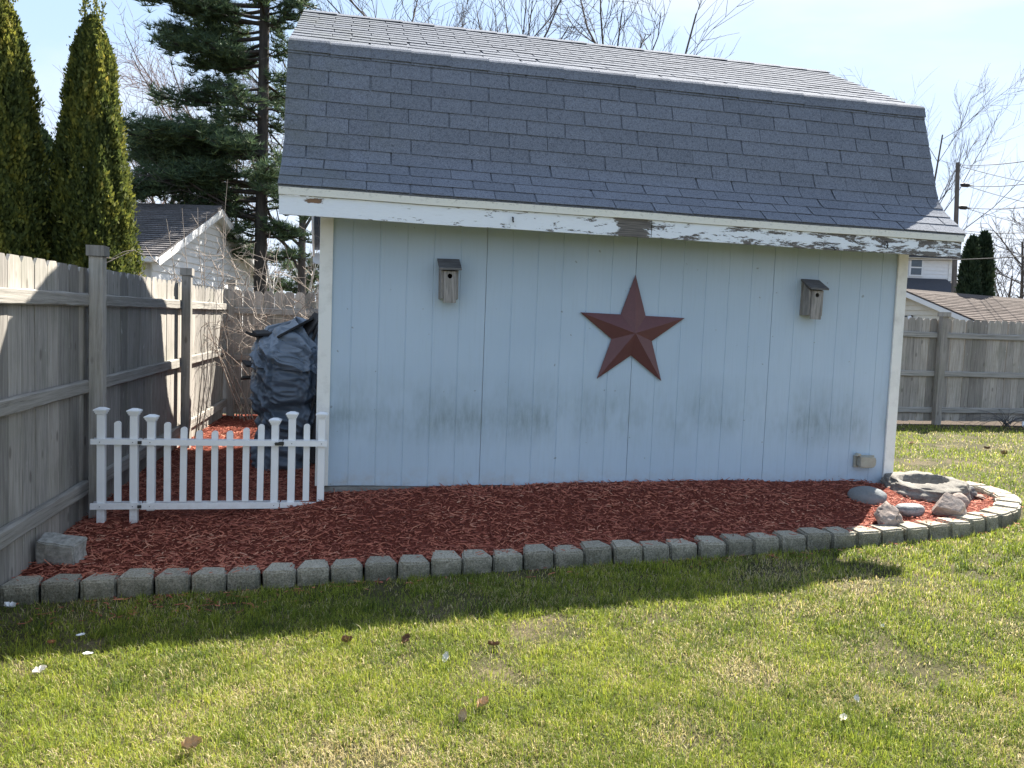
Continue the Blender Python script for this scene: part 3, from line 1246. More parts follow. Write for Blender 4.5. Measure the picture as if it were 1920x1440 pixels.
def fl_top(y):
    return 1.545 + 0.0145 * (y + 1.4)


POST_Y = [-2.665, 0.107, 2.876, 5.60]
lf = empty('board_fence', (fl_x(0.1), 1.0, -0.35), 'weathered grey dog ear board fence running back along the left side', 'fence', None)
LF0 = Vector(lf.location)


def lp(name, me, loc, m=None, rot=(0, 0, 0)):
    return share(name, me, lf, Vector(loc) - LF0, rot)


def picket_mesh(name, w, h, t, m, ear=0.028, axis='x', seed=0, nick=True):
    """dog-eared board, origin bottom centre; axis = thickness axis"""
    r = random.Random(seed)
    e = ear * r.uniform(.8, 1.15)
    e2 = ear * r.uniform(.8, 1.15)
    poly = [(-w / 2, 0), (w / 2, 0), (w / 2, h - e * 1.3), (w / 2 - e, h), (-w / 2 + e2, h + r.uniform(-.004, .004)), (-w / 2, h - e2 * 1.3)]
    return prism_mesh(name, poly, axis, -t / 2, t / 2, m)


PICK = [picket_mesh('picket', 0.1765, 1.96, 0.018, MAT['fence'], 0.034, 'x', s) for s in range(6)]
y = -3.3
while y < 5.50:
    yc = y + 0.092
    x = fl_x(yc) - 0.105
    top = fl_top(yc) + random.uniform(-.008, .008)
    lp('picket', PICK[random.randrange(6)], (x + random.uniform(-.003, .003), yc, top - 1.96), None, (random.uniform(-.003, .003), 0, random.uniform(-.012, .012) - 0.018))
    y += 0.1835


def rail_mesh(name, ln, hh, dd, m, seed):
    """rail along y with worn corners and a chipped edge"""
    r = random.Random(seed)
    b = bmesh.new()
    n = 24
    ringv = []
    for k in range(n + 1):
        yy = ln * k / n
        c = 0.006 + 0.006 * r.random()
        chip = 0.014 * max(0, r.random() - .7)
        w = 0.0025 * math.sin(k * 1.3 + seed)
        P = [(-dd / 2, -hh / 2), (dd / 2 - c, -hh / 2 + chip), (dd / 2, -hh / 2 + c + chip), (dd / 2 + w * .5, hh / 2 - c), (dd / 2 - c, hh / 2 + w), (-dd / 2, hh / 2 + w)]
        ringv.append([b.verts.new((p[0], yy, p[1])) for p in P])
    for a, c in zip(ringv, ringv[1:]):
        for i in range(6):
            b.faces.new((a[i], a[(i + 1) % 6], c[(i + 1) % 6], c[i]))
    b.faces.new(ringv[0])
    b.faces.new(ringv[-1][::-1])
    bmesh.ops.recalc_face_normals(b, faces=b.faces[:])
    me = bpy.data.meshes.new(name)
    b.normal_update()
    b.to_mesh(me)
    b.free()
    setmat(me, m)
    return me


def post_cap(parent, m, loc, w):
    b = bmesh.new()
    bm_box(b, -w, w, -w, w, 0, 0.055)
    top = [v for v in b.verts if v.co.z > 0.05]
    f = [f for f in b.faces if all(v in top for v in f.verts)][0]
    r = bmesh.ops.inset_region(b, faces=[f], thickness=0.02)
    for v in f.verts:
        v.co.z += 0.02
    return obj('post_cap', b, m, parent, loc)


RSEED = 0
for i, yp in enumerate(POST_Y):
    x = fl_x(yp)
    ztop = fl_top(yp) + 0.075
    po = obj('fence_post', box_mesh('fence_post', -0.046, 0.046, -0.046, 0.046, 0, ztop + 0.6, None, 0.004), MAT['fence'], lf, Vector((x - 0.01, yp, -0.6)) - LF0, (0, 0, -0.018))
    post_cap(po, MAT['fence'], (0, 0, ztop + 0.602), 0.060)
    if i < len(POST_Y) - 1:
        y0, y1 = yp + 0.05, POST_Y[i + 1] - 0.05
        for zr, hh in ((-0.235, 0.092), (-0.855, 0.095), (-1.585, 0.105)):
            za, zb = fl_top(y0) + zr, fl_top(y1) + zr
            RSEED += 1
            ln = math.hypot(y1 - y0, zb - za)
            rm = rail_mesh('fence_rail', ln, hh, 0.040, MAT['rail'], RSEED)
            a = math.atan2(zb - za, y1 - y0)
            share('fence_rail', rm, lf, Vector((fl_x(y0) - 0.070, y0, za)) - LF0, (a, 0, -math.atan(0.018)))

# ----------------------------------------------------------------- BACK FENCE
YB = 5.53
bf = empty('board_fence', (6.0, YB, -0.1), 'weathered grey dog ear board fence across the back of the yard', 'fence', None)
BF0 = Vector(bf.location)


def bk_top(x):
    return 1.662 + 0.0058 * x


PICKB = [picket_mesh('picket', 0.1375, 1.76, 0.018, MAT['fence_back'], 0.030, 'y', 20 + s) for s in range(6)]
x = -1.62
while x < 14.5:
    xc = x + 0.071
    share('picket', PICKB[random.randrange(6)], bf, Vector((xc, YB + 0.06 + random.uniform(-.002, .002), bk_top(xc) - 1.76 + random.uniform(-.006, .006))) - BF0,
          (0, random.uniform(-.003, .003), random.uniform(-.01, .01)))
    x += 0.1425 + random.choice((0, 0, 0, 0.003))
bposts = [10.03 + 2.31 * k for k in range(-4, 3)]


def rail_x(ln, hh, seed):
    me = rail_mesh('fence_rail', ln, hh, 0.040, MAT['rail_x'], seed)
    me.transform(Matrix.Rotation(-PI / 2, 4, 'Z'))
    return me


bx = [-1.5] + bposts
for i, xp in enumerate(bx):
    zt = bk_top(xp) + 0.05
    if i:
        po = obj('fence_post', box_mesh('fence_post', -0.06, 0.06, -0.045, 0.045, 0, zt + 0.6, None, 0.004), MAT['fence_back'], bf, Vector((xp, YB - 0.035, -0.6)) - BF0, (0, 0, 0))
        post_cap(po, MAT['fence_back'], (0, 0, zt + 0.602 - 0.02), 0.074)
    if i < len(bx) - 1:
        x0, x1 = xp + 0.062, bx[i + 1] - 0.062
        for zr, hh in ((-0.285, 0.095), (-0.945, 0.095), (-1.570, 0.095)):
            RSEED += 1
            za, zb = bk_top(x0) + zr, bk_top(x1) + zr
            share('fence_rail', rail_x(x1 - x0, hh, RSEED), bf, Vector((x0, YB + 0.030, za)) - BF0, (0, -math.atan2(zb - za, x1 - x0), 0))

# ----------------------------------------------------------------- BLOCK EDGING
be = empty('block_edging', (2.0, -1.1, -0.25), 'low curved row of mossy grey concrete blocks edging the mulch bed', 'edging')
BE0 = Vector(be.location)


def block_mesh(seed):
    r = random.Random(seed)
    wf, wb, dp, h = 0.198, 0.142, 0.185, 0.150
    b = bmesh.new()
    poly = [(-wf / 2, 0.018), (-wf / 2 + .02, 0), (wf / 2 - .02, 0), (wf / 2, 0.018), (wb / 2, dp), (-wb / 2, dp)]
    bm_prism(b, poly, 'z', 0, h)
    bmesh.ops.triangulate(b, faces=[f for f in b.faces if len(f.verts) > 4])
    bmesh.ops.bevel(b, geom=[e for e in b.edges if e.calc_face_angle(0) > 0.4], offset=0.012, segments=2, affect='EDGES')
    bmesh.ops.subdivide_edges(b, edges=[e for e in b.edges if e.calc_length() > 0.05], cuts=2, use_grid_fill=True)
    off = Vector((seed * 3.1, seed * 1.7, 0))
    for v in b.verts:
        front = 1.0 if v.co.y < 0.03 else 0.45
        n = mnoise.noise(v.co * 22 + off) * 0.006 * front + mnoise.noise(v.co * 60 + off) * 0.003 * front
        v.co.y += n * 1.3
        v.co.z += n * 0.5
        v.co.x += mnoise.noise(v.co * 25 + off * 2) * 0.003
    me = bpy.data.meshes.new('edging_block')
    b.normal_update()
    b.to_mesh(me)
    b.free()
    setmat(me, MAT['block'])
    return me


BM = [block_mesh(s) for s in range(7)]
BP = resample(EDGE, 0.2015)
BT = np.gradient(BP, axis=0)
BLOCKS = []
for i in range(len(BP)):
    x, y = BP[i]
    a = math.atan2(BT[i, 1], BT[i, 0])
    z = float(lawn_z(x, y)) - 0.042 + random.uniform(-.009, .009)
    if y > 0.2:
        z -= 0.03
    share('edging_block', BM[random.randrange(7)], be, Vector((x, y + random.uniform(-.011, .011), z)) - BE0,
          (random.uniform(-.045, .045) - 0.015, random.uniform(-.045, .045), a + random.uniform(-.05, .05)))

# ----------------------------------------------------------------- VINYL GATE
GY = -0.15
gt = empty('picket_gate', (-0.75, GY, -0.15), 'low white vinyl picket fence panel with a gate between fence and shed', 'gate')
G0 = Vector(gt.location)
ROT_G = 0.0


def gp(name, me, loc, m=None, parent=None):
    return obj(name, me, m, parent or gt, Vector(loc) - (G0 if parent is None else Vector((0, 0, 0))))


def rounded_picket(w, t, h):
    n = 8
    poly = [(-w / 2, 0), (w / 2, 0)]
    hh = h - w * 0.42
    for k in range(n + 1):
        a = PI * k / n
        poly.append((w / 2 * math.cos(a), hh + w * 0.42 * math.sin(a)))
    return prism_mesh('gate_picket', poly, 'y', -t / 2, t / 2, MAT['vinyl'])


def vinyl_cap(parent, h):
    b = bmesh.new()
    for z0, z1, w in ((0, .012, .031), (.012, .024, .037), (.024, .034, .043)):
        bm_box(b, -w, w, -w, w, z0, z1 - 0.001)
    vs = bm_box(b, -.043, .043, -.043, .043, .0335, .047)
    for v in vs[4:]:
        v.co.x *= 0.35
        v.co.y *= 0.35
    return obj('post_cap', b, MAT['vinyl'], parent, (0, 0, h))


for x0, x1, zt, zb in ((-1.481, -1.481, 0.587, -0.34), (-1.268, -1.268, 0.583, -0.33), (-1.156, -1.154, 0.542, -0.141), (-0.318, -0.308, 0.530, -0.138),
                       (-0.200, -0.192, 0.578, -0.30), (0.010, 0.020, 0.579, -0.30)):
    h = zt - 0.045 - zb
    po = gp('gate_post', box_mesh('gate_post', -.0255, .0255, -.0255, .0255, 0, h, MAT['vinyl'], 0.003), (x0, GY, zb))
    vinyl_cap(po, h)
for x, zt in ((-1.374, .493), (-1.049, .490), (-.944, .457), (-.840, .434), (-.733, .432), (-.627, .433), (-.520, .457), (-.418, .484), (-.094, .491)):
    gp('gate_picket', rounded_picket(0.044, 0.022, zt + 0.079), (x, GY, -0.079)).rotation_euler = (random.uniform(-.006, .006), random.uniform(-.008, .008), 0)
for nm, x0, x1, z0, z1 in (('panel_rail', -1.540, -1.222, .333, .371), ('gate_rail', -1.217, -.268, .330, .370), ('panel_rail', -.262, .052, .330, .371),
                           ('panel_rail', -1.543, -1.222, -.124, -.081), ('gate_rail', -1.217, -.280, -.126, -.082), ('panel_rail', -.274, -.020, -.122, -.083)):
    bq = bmesh.new()
    bm_box(bq, x0, x1, GY - 0.043, GY - 0.027, z0, z1)
    bm_box(bq, x0 + .002, x1 - .002, GY + 0.027, GY + 0.040, z0 + .002, z1 - .002)
    bmesh.ops.translate(bq, verts=bq.verts, vec=-G0)
    gp(nm, bq, G0, MAT['vinyl'])
for x, z in ((-1.222, .350), (-1.222, -.104)):
    gp('hinge', box_mesh('hinge', -.013, .013, -.006, .004, -.011, .011, MAT['black_metal'], 0.002), (x, GY - 0.047, z))
lt = gp('latch', box_mesh('latch', -.030, .030, -.007, .004, -.011, .011, MAT['black_metal'], 0.002), (-.285, GY - 0.048, .348))
obj('latch_bolt', box_mesh('latch_bolt', -.004, .034, -.013, -.008, -.005, .018, MAT['black_metal'], 0.001), None, lt)
for x in (-1.481, -1.268, -1.156, -.316, -.198, .012):
    for z in (.350, -.104):
        gp('screw', box_mesh('screw', -.003, .003, -.002, .0, -.003, .003, MAT['concrete']), (x + .0, GY - 0.0435, z))


# ----------------------------------------------------------------- ROCKS
def rock(name, loc, size, seed, m, label, rot=0.0, rough=0.18, flat=None, hollow=None, sharp=False, sub=4, freq=1.4, cat='rock'):
    b = bmesh.new()
    bmesh.ops.create_icosphere(b, subdivisions=sub, radius=1.0)
    off = Vector((seed * 5.3, seed * 2.9, seed * 1.1))
    cuts = []
    rr = random.Random(seed)
    if sharp:
        for _ in range(9):
            d = Vector((rr.uniform(-1, 1), rr.uniform(-1, 1), rr.uniform(-.6, 1))).normalized()
            cuts.append((d, rr.uniform(.55, .85)))
    for v in b.verts:
        p = v.co.copy()
        n = mnoise.fractal(p * freq + off, 0.9, 2.1, 4)
        p = p * (1 + rough * n)
        for d, k in cuts:
            s = p.dot(d)
            if s > k:
                p -= d * (s - k) * 0.9
        if flat is not None and p.z > flat:
            p.z = flat + (p.z - flat) * 0.25
        if hollow is not None:
            hx, hy, r1, r2, dep = hollow
            q = math.hypot((p.x - hx) / r1, (p.y - hy) / r2)
            if p.z > 0 and q < 1:
                p.z -= dep * (1 - q * q) ** 0.7
        p.z += 0.03 * mnoise.noise(p * 5 + off)
        v.co = Vector((p.x * size[0], p.y * size[1], p.z * size[2]))
    me = bpy.data.meshes.new(name)
    b.normal_update()
    b.to_mesh(me)
    b.free()
    if not sharp:
        me.polygons.foreach_set('use_smooth', [True] * len(me.polygons))
    setmat(me, m)
    o = obj(name, me, None, None, loc, (0, 0, rot))
    return tag(o, label, cat, 'rocks at the right end of the mulch bed')


R_basin = m_rock('banded_grey_stone', (0.06, 0.055, 0.048), (0.155, 0.14, 0.12), (0.33, 0.31, 0.275), (1, 1, 5), 4.5)
R_oval = m_rock('smooth_blue_grey_stone', (0.12, 0.13, 0.135), (0.165, 0.175, 0.18), (0.22, 0.225, 0.225), (1, 1, 1), 2.5)
R_pink = m_rock('pinkish_granite', (0.15, 0.115, 0.095), (0.30, 0.235, 0.20), (0.43, 0.37, 0.33))
R_dark = m_rock('dark_grey_stone', (0.07, 0.07, 0.07), (0.14, 0.135, 0.13), (0.24, 0.23, 0.22), (1, 1, 3), 4)
R_slab = m_rock('black_white_banded_stone', (0.04, 0.045, 0.05), (0.15, 0.16, 0.165), (0.5, 0.5, 0.49), (1, 1, 9), 4)
R_brown = m_rock('reddish_brown_stone', (0.10, 0.065, 0.05), (0.19, 0.13, 0.105), (0.30, 0.22, 0.19))
bs_ = rock('basin_stone', (5.02, -0.27, 0.0), (0.345, 0.30, 0.185), 3, R_basin, 'large flat grey boulder with a hollowed top beside the shed corner', -0.18, 0.30, 0.42, (0.04, 0.10, 0.62, 0.40, 0.80), sub=5, cat='boulder')
bs_.rotation_euler = (math.radians(9), math.radians(-3), -0.18)
rock('rock', (4.31, -0.50, 0.0), (0.150, 0.125, 0.085), 5, R_oval, 'smooth blue grey oval rock to the left of the hollowed boulder', -0.35, 0.08, freq=0.8)
rock('rock', (4.13, -0.97, -0.05), (0.125, 0.10, 0.105), 8, R_pink, 'jagged pinkish white rock nearest the edging blocks', 0.4, 0.4, sharp=True, freq=1.8)
rock('rock', (4.46, -0.80, -0.035), (0.130, 0.075, 0.065), 11, R_slab, 'small black and white banded rock in front of the hollowed boulder', 0.15, 0.12, 0.6)
rock('rock', (4.76, -0.84, -0.01), (0.150, 0.115, 0.120), 14, R_pink, 'chunky pinkish granite rock in front of the hollowed boulder', 0.35, 0.22, sharp=True)
rock('rock', (5.06, -0.62, -0.02), (0.082, 0.07, 0.075), 17, R_pink, 'small rounded pink rock behind the chunky pinkish one', 0.2, 0.12)
rock('rock', (5.42, -0.16, -0.03), (0.17, 0.13, 0.115), 20, R_dark, 'dark grey wedge shaped rock right of the hollowed boulder', -0.5, 0.22, sharp=True)
rock('rock', (5.62, 0.16, -0.02), (0.085, 0.07, 0.055), 23, R_dark, 'small dark rock by the far edging blocks', 0.2, 0.15)
rock('rock', (5.64, -0.02, -0.03), (0.07, 0.06, 0.06), 26, R_brown, 'small reddish brown rock behind the dark grey wedge', 0.9, 0.2)
rock('rock', (5.60, -0.24, -0.06), (0.11, 0.06, 0.03), 29, R_brown, 'flat reddish brown stone lying right of the dark grey wedge', 0.5, 0.3, 0.5, sharp=True)

# broken concrete block at the left fence
b = bmesh.new()
vs = bm_box(b, -0.135, 0.135, -0.075, 0.075, 0.0, 0.175)
for v in vs:
    v.co += Vector((random.uniform(-.02, .02), random.uniform(-.012, .012), random.uniform(-.01, .01)))
vs[0].co.x += 0.02
vs[4].co.x += 0.05
vs[5].co.z -= 0.02
bmesh.ops.bevel(b, geom=b.edges[:], offset=0.008, segments=2, affect='EDGES')
bmesh.ops.subdivide_edges(b, edges=[e for e in b.edges if e.calc_length() > 0.08], cuts=3, use_grid_fill=True)
for v in b.verts:
    v.co += Vector((mnoise.noise(v.co * 15), mnoise.noise(v.co * 15 + Vector((9, 0, 0))), mnoise.noise(v.co * 15 + Vector((0, 9, 0))))) * 0.009
ck = obj('concrete_chunk', b, m_simple('pale_concrete', (0.30, 0.29, 0.26), 0.92, 0.15, 30, 0.4, 0.6), None, (-1.545, -0.76, -0.33), (math.radians(7), math.radians(5), math.radians(-12)))
tag(ck, 'broken pale concrete block lying on the mulch against the left fence', 'concrete block')

# ----------------------------------------------------------------- WOOD PILE AND TARP in the alley
wp = empty('wood_pile', (-0.45, 2.5, -0.2), 'dark firewood and scrap boards stacked against the shed under a tarp', 'wood pile')
WP0 = Vector(wp.location)
rw = random.Random(4)
for k in range(24):
    ln = rw.uniform(.45, .6)
    zz = 0.02 + 0.16 * (k // 3)
    bq = bmesh.new()
    rr_ = rw.uniform(.06, .085)
    bm_prism(bq, [(rr_ * math.cos(2 * PI * j / 6 + k) * rw.uniform(.8, 1.1), rr_ * math.sin(2 * PI * j / 6 + k) * rw.uniform(.8, 1.1)) for j in range(6)], 'x', -ln / 2, ln / 2)
    obj('log', bq, MAT['firewood'], wp, Vector((-0.42, 1.95 + (k % 3) * 0.48 + rw.uniform(-.05, .05), -0.12 + zz)) - WP0, (0, 0, rw.uniform(-.12, .12)))
for (x, y, z, ln, w, rx, ry, rz) in ((-.25, 1.86, 1.13, .46, .16, .4, -.95, .2), (-.34, 1.82, 1.17, .40, .14, -.3, -.5, .5), (-.17, 1.84, 1.10, .5, .12, .2, -1.2, .1),
                                     (-.52, 1.92, 1.13, .42, .15, .2, -.1, .4), (-.62, 1.9, 1.06, .36, .14, -.2, .25, -.3), (-.12, 1.70, .62, .95, .10, .1, -1.38, .0),
                                     (-.10, 1.60, .30, .8, .13, .3, -1.45, .2), (-.68, 1.95, .80, .3, .14, .3, .1, .5), (-.70, 2.0, .68, .3, .13, -.2, -.1, .3)):
    obj('scrap_board', box_mesh('scrap_board', -ln / 2, ln / 2, -w / 2, w / 2, -.012, .012, MAT['firewood'], 0.003), None, wp, Vector((x, y, z)) - WP0, (rx, ry, rz))


def ridged(u, v, seed, o=2):
    n = fnoise(u, v, seed, o)
    return 1 - np.abs(2 * n - 1) * 1.6


def tarp_mesh(name, zlo, grow_, seed, hem, vtop=1.0):
    """a sheet hanging over the pile: long slanting creases, gathered and tucked"""
    nu, nv = 260, 150
    U, Vv = np.meshgrid(np.linspace(0, 2 * PI, nu, endpoint=False), np.linspace(0, 1, nv))
    cx, cy = -0.375, 2.45
    c, s_ = np.cos(U), np.sin(U)
    e = 0.48
    X = np.sign(c) * np.abs(c) ** e
    Y = np.sign(s_) * np.abs(s_) ** e
    # arc-length style parameter: 0 hem, 1 crown
    zl = zlo + hem * (fnoise(U * 2.2, U * 0 + seed, seed, 3) - .5)
    Z = np.interp(Vv, [0, .70, .82, .92, 1.0], [0, .80, .95, .99, 1.0]) * (1.24 - zl) + zl
    q = np.clip((Z + .26) / 1.46, 0, 1)
    R = np.interp(q, [0, .06, .25, .50, .66, .84, .95, 1.0], [1.14, 1.04, .98, 1.04, 1.03, 1.0, .84, 0.0])
    sl = U * 0.85 + Z * 2.6
    sl2 = U * 1.1 - Z * 2.0
    f1 = ridged(sl * 2.6, sl2 * .32, seed + 1)
    f2 = ridged(U * 3.4 - Z * .7, Z * .8 + U * .3, seed + 2)
    f3 = ridged(sl * 6.0 + Z, sl2 * 3.4, seed + 3, 3)
    big = fnoise(U * 1.1 + 4, Z * 2.2 + seed, seed + 4, 2) - 0.5
    tuck = np.exp(-((Z - .40 - .10 * np.sin(U * 1.3)) / .05) ** 2) + .8 * np.exp(-((Z - .12 - .08 * np.sin(U * 1.7 + 1)) / .05) ** 2)
    d = 0.10 * big + 0.085 * f1 + 0.055 * f2 + 0.038 * f3 - 0.07 * tuck * (zlo < 0) + grow_
    d = d * np.clip((1.0 - q) * 5, 0, 1)
    PX = cx + (0.285 * X) * R + d * c * .8
    PX = np.minimum(PX, -0.07 - 0.015 * f2)
    PY = cy + (0.70 * Y) * R + d * s_ * 1.1
    PZ = Z + 0.14 * big * q + .05 * f1 * q - .03 * f2 * q + grow_ * .5
    V = np.stack([PX, PY, PZ], -1).reshape(-1, 3)
    i, j = np.meshgrid(np.arange(nu), np.arange(nv - 1))
    a = (j * nu + i).ravel()
    b_ = (j * nu + (i + 1) % nu).ravel()
    F = np.stack([a, b_, b_ + nu, a + nu], -1)
    return np_mesh(name, V, [F], None, smooth=True)


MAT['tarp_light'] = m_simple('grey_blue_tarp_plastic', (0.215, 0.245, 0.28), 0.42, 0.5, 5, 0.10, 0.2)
tp = empty('tarp', (-.41, 2.45, -.2), 'crumpled dark blue grey plastic tarp draped over the wood pile', 'tarp')
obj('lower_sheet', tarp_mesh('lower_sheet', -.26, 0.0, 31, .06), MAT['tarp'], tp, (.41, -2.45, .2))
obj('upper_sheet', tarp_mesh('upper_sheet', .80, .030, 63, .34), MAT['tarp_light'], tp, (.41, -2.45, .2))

# ----------------------------------------------------------------- MULCH CHIPS
def chips(n_try, box, dens):
    x = rng.uniform(box[0], box[1], n_try)
    y = rng.uniform(box[2], box[3], n_try)
    k = in_poly(x, y, BEDIN) & ~((x > -0.02) & (x < 4.90) & (y > -0.005) & (y < 3.68))
    d = np.hypot(x - CAM[0], y - CAM[1])
    k &= rng.random(n_try) < np.clip((5.2 / d) ** 2, 0, 1)
    return x[k], y[k]


cx, cy = chips(125000, (-1.72, 6.0, -1.25, 5.6), 1)
ns = 420
ei = rng.integers(0, int(len(EPTS) * .8), ns)
eo = np.where(rng.random(ns) < .45, rng.uniform(.02, .16, ns), -np.abs(rng.normal(.03, .10, ns)))
sx_ = EPTS[ei, 0] + NRM[ei, 0] * eo + rng.normal(0, .03, ns)
sy_ = EPTS[ei, 1] + NRM[ei, 1] * eo
# a scatter kicked out onto the lawn near the left end
sx_[:90] = rng.normal(-.75, .35, 90)
sy_[:90] = rng.uniform(-1.62, -1.26, 90)
on_block = (eo > 0) & (np.arange(ns) >= 90)
spill_z = lawn_z(sx_, sy_) + np.where(on_block, .112, .012)
n_bed = len(cx)
cx, cy = np.concatenate([cx, sx_]), np.concatenate([cy, sy_])
n = len(cx)
ln = rng.gamma(2.0, 0.0145, n) + 0.008
wd_ = rng.uniform(.0025, .0085, n) * rng.choice([.7, 1, 1.5], n)
th = rng.uniform(.002, .005, n)
az = rng.uniform(0, PI, n)
el = rng.normal(0, .28, n)
cz = mulch_z(cx, cy) + rng.uniform(0.0, 0.014, n)
cz[n_bed:] = spill_z
el[n_bed:] *= .35
dx = np.stack([np.cos(az) * np.cos(el), np.sin(az) * np.cos(el), np.sin(el)], -1)
dy = np.stack([-np.sin(az), np.cos(az), rng.normal(0, .25, n)], -1)
dy /= np.linalg.norm(dy, axis=1, keepdims=True)
dz = np.cross(dx, dy)
C0 = np.stack([cx, cy, cz], -1)
bend = rng.normal(0, .12, n) * ln


def P_(a, b, c, bnd=0.0):
    return C0 + dx * (ln * a)[:, None] + dy * (wd_ * b + bend * bnd)[:, None] + dz * (th * c)[:, None]


pts = np.stack([P_(-.5, -.3, 0), P_(-.5, .4, 0), P_(-.48, 0, 1.0), P_(0, -.5, 0, 1), P_(0, .5, 0, 1), P_(0, .1, 1.2, 1), P_(.5, -.4, 0), P_(.5, .2, 0), P_(.47, 0, .9)], 1)
fq = np.array([[0, 2, 5, 3], [2, 1, 4, 5], [3, 5, 8, 6], [5, 4, 7, 8]])
F = (np.arange(n)[:, None, None] * 9 + fq[None]).reshape(-1, 4)
tone = np.clip(rng.beta(1.5, 1.9, n) + 0.45 * (fnoise(cx * 2.2, cy * 2.2, 4) - .5), 0, 1)
mc = obj('wood_chips', np_mesh('wood_chips', pts.reshape(-1, 3), [F], MAT['chip'], np.repeat(tone, 9)))
tag(mc, 'shredded red wood chips covering the bed', None, None, 'stuff')

# ----------------------------------------------------------------- GRASS
OUTER = [tuple(p) for p in (EPTS - NRM * 0.022)] + [(5.30, 3.4), (0.1, 3.4), (0.1, 5.7), (-1.8, 5.7), (-1.8, -1.24)]


def dryness(x, y):
    a = fnoise(x * 1.1 + 3, y * 1.1, 21, 4)
    b_ = fnoise(x * 5, y * 5, 22, 3)
    return 0.6 * a + 0.4 * b_


def grass_points(n_try, box, d0):
    x = rng.uniform(box[0], box[1], n_try)
    y = rng.uniform(box[2], box[3], n_try)
    d = np.hypot(x - CAM[0], y - CAM[1])
    k = rng.random(n_try) < np.clip((d0 / np.maximum(d, .3)) ** 2, 0, 1)
    x, y, d = x[k], y[k], d[k]
    # keep to what the lens and small steps aside can see
    lx = (x - CAM[0]) * math.cos(YAW) - (y - CAM[1]) * math.sin(YAW)
    ly = (x - CAM[0]) * math.sin(YAW) + (y - CAM[1]) * math.cos(YAW)
    k = (ly > 0.9) & (np.abs(lx) < 0.78 * ly + 1.1)
    k &= ~in_poly(x, y, OUTER) & (y < 5.28) & (x > -1.66)
    k &= ~((x > -1.7) & (x < 5.3) & (y > -0.8))
    bare = fnoise(x * 2.3, y * 2.3, 41, 3)
    lefty = np.clip((-0.55 - x) / 1.0, 0, 1) * np.clip((y + 2.5) / .6, 0, 1)
    spots = np.zeros(len(x))
    for sx, sy, sr in ((0.25, -3.25, .28), (1.52, -3.28, .2), (2.0, -2.9, .16), (1.05, -2.75, .14), (2.9, -1.55, .35), (3.25, -1.95, .25), (8.6, 3.0, .6), (6.5, 1.5, .3)):
        spots = np.maximum(spots, np.clip(1.25 - np.hypot(x - sx, (y - sy) * 1.3) / sr, 0, 1))
    k &= rng.random(len(x)) > np.clip((bare - .60) * 5, 0, .75) + lefty * .62 + spots * .6
    return x[k], y[k], d[k], spots[k]


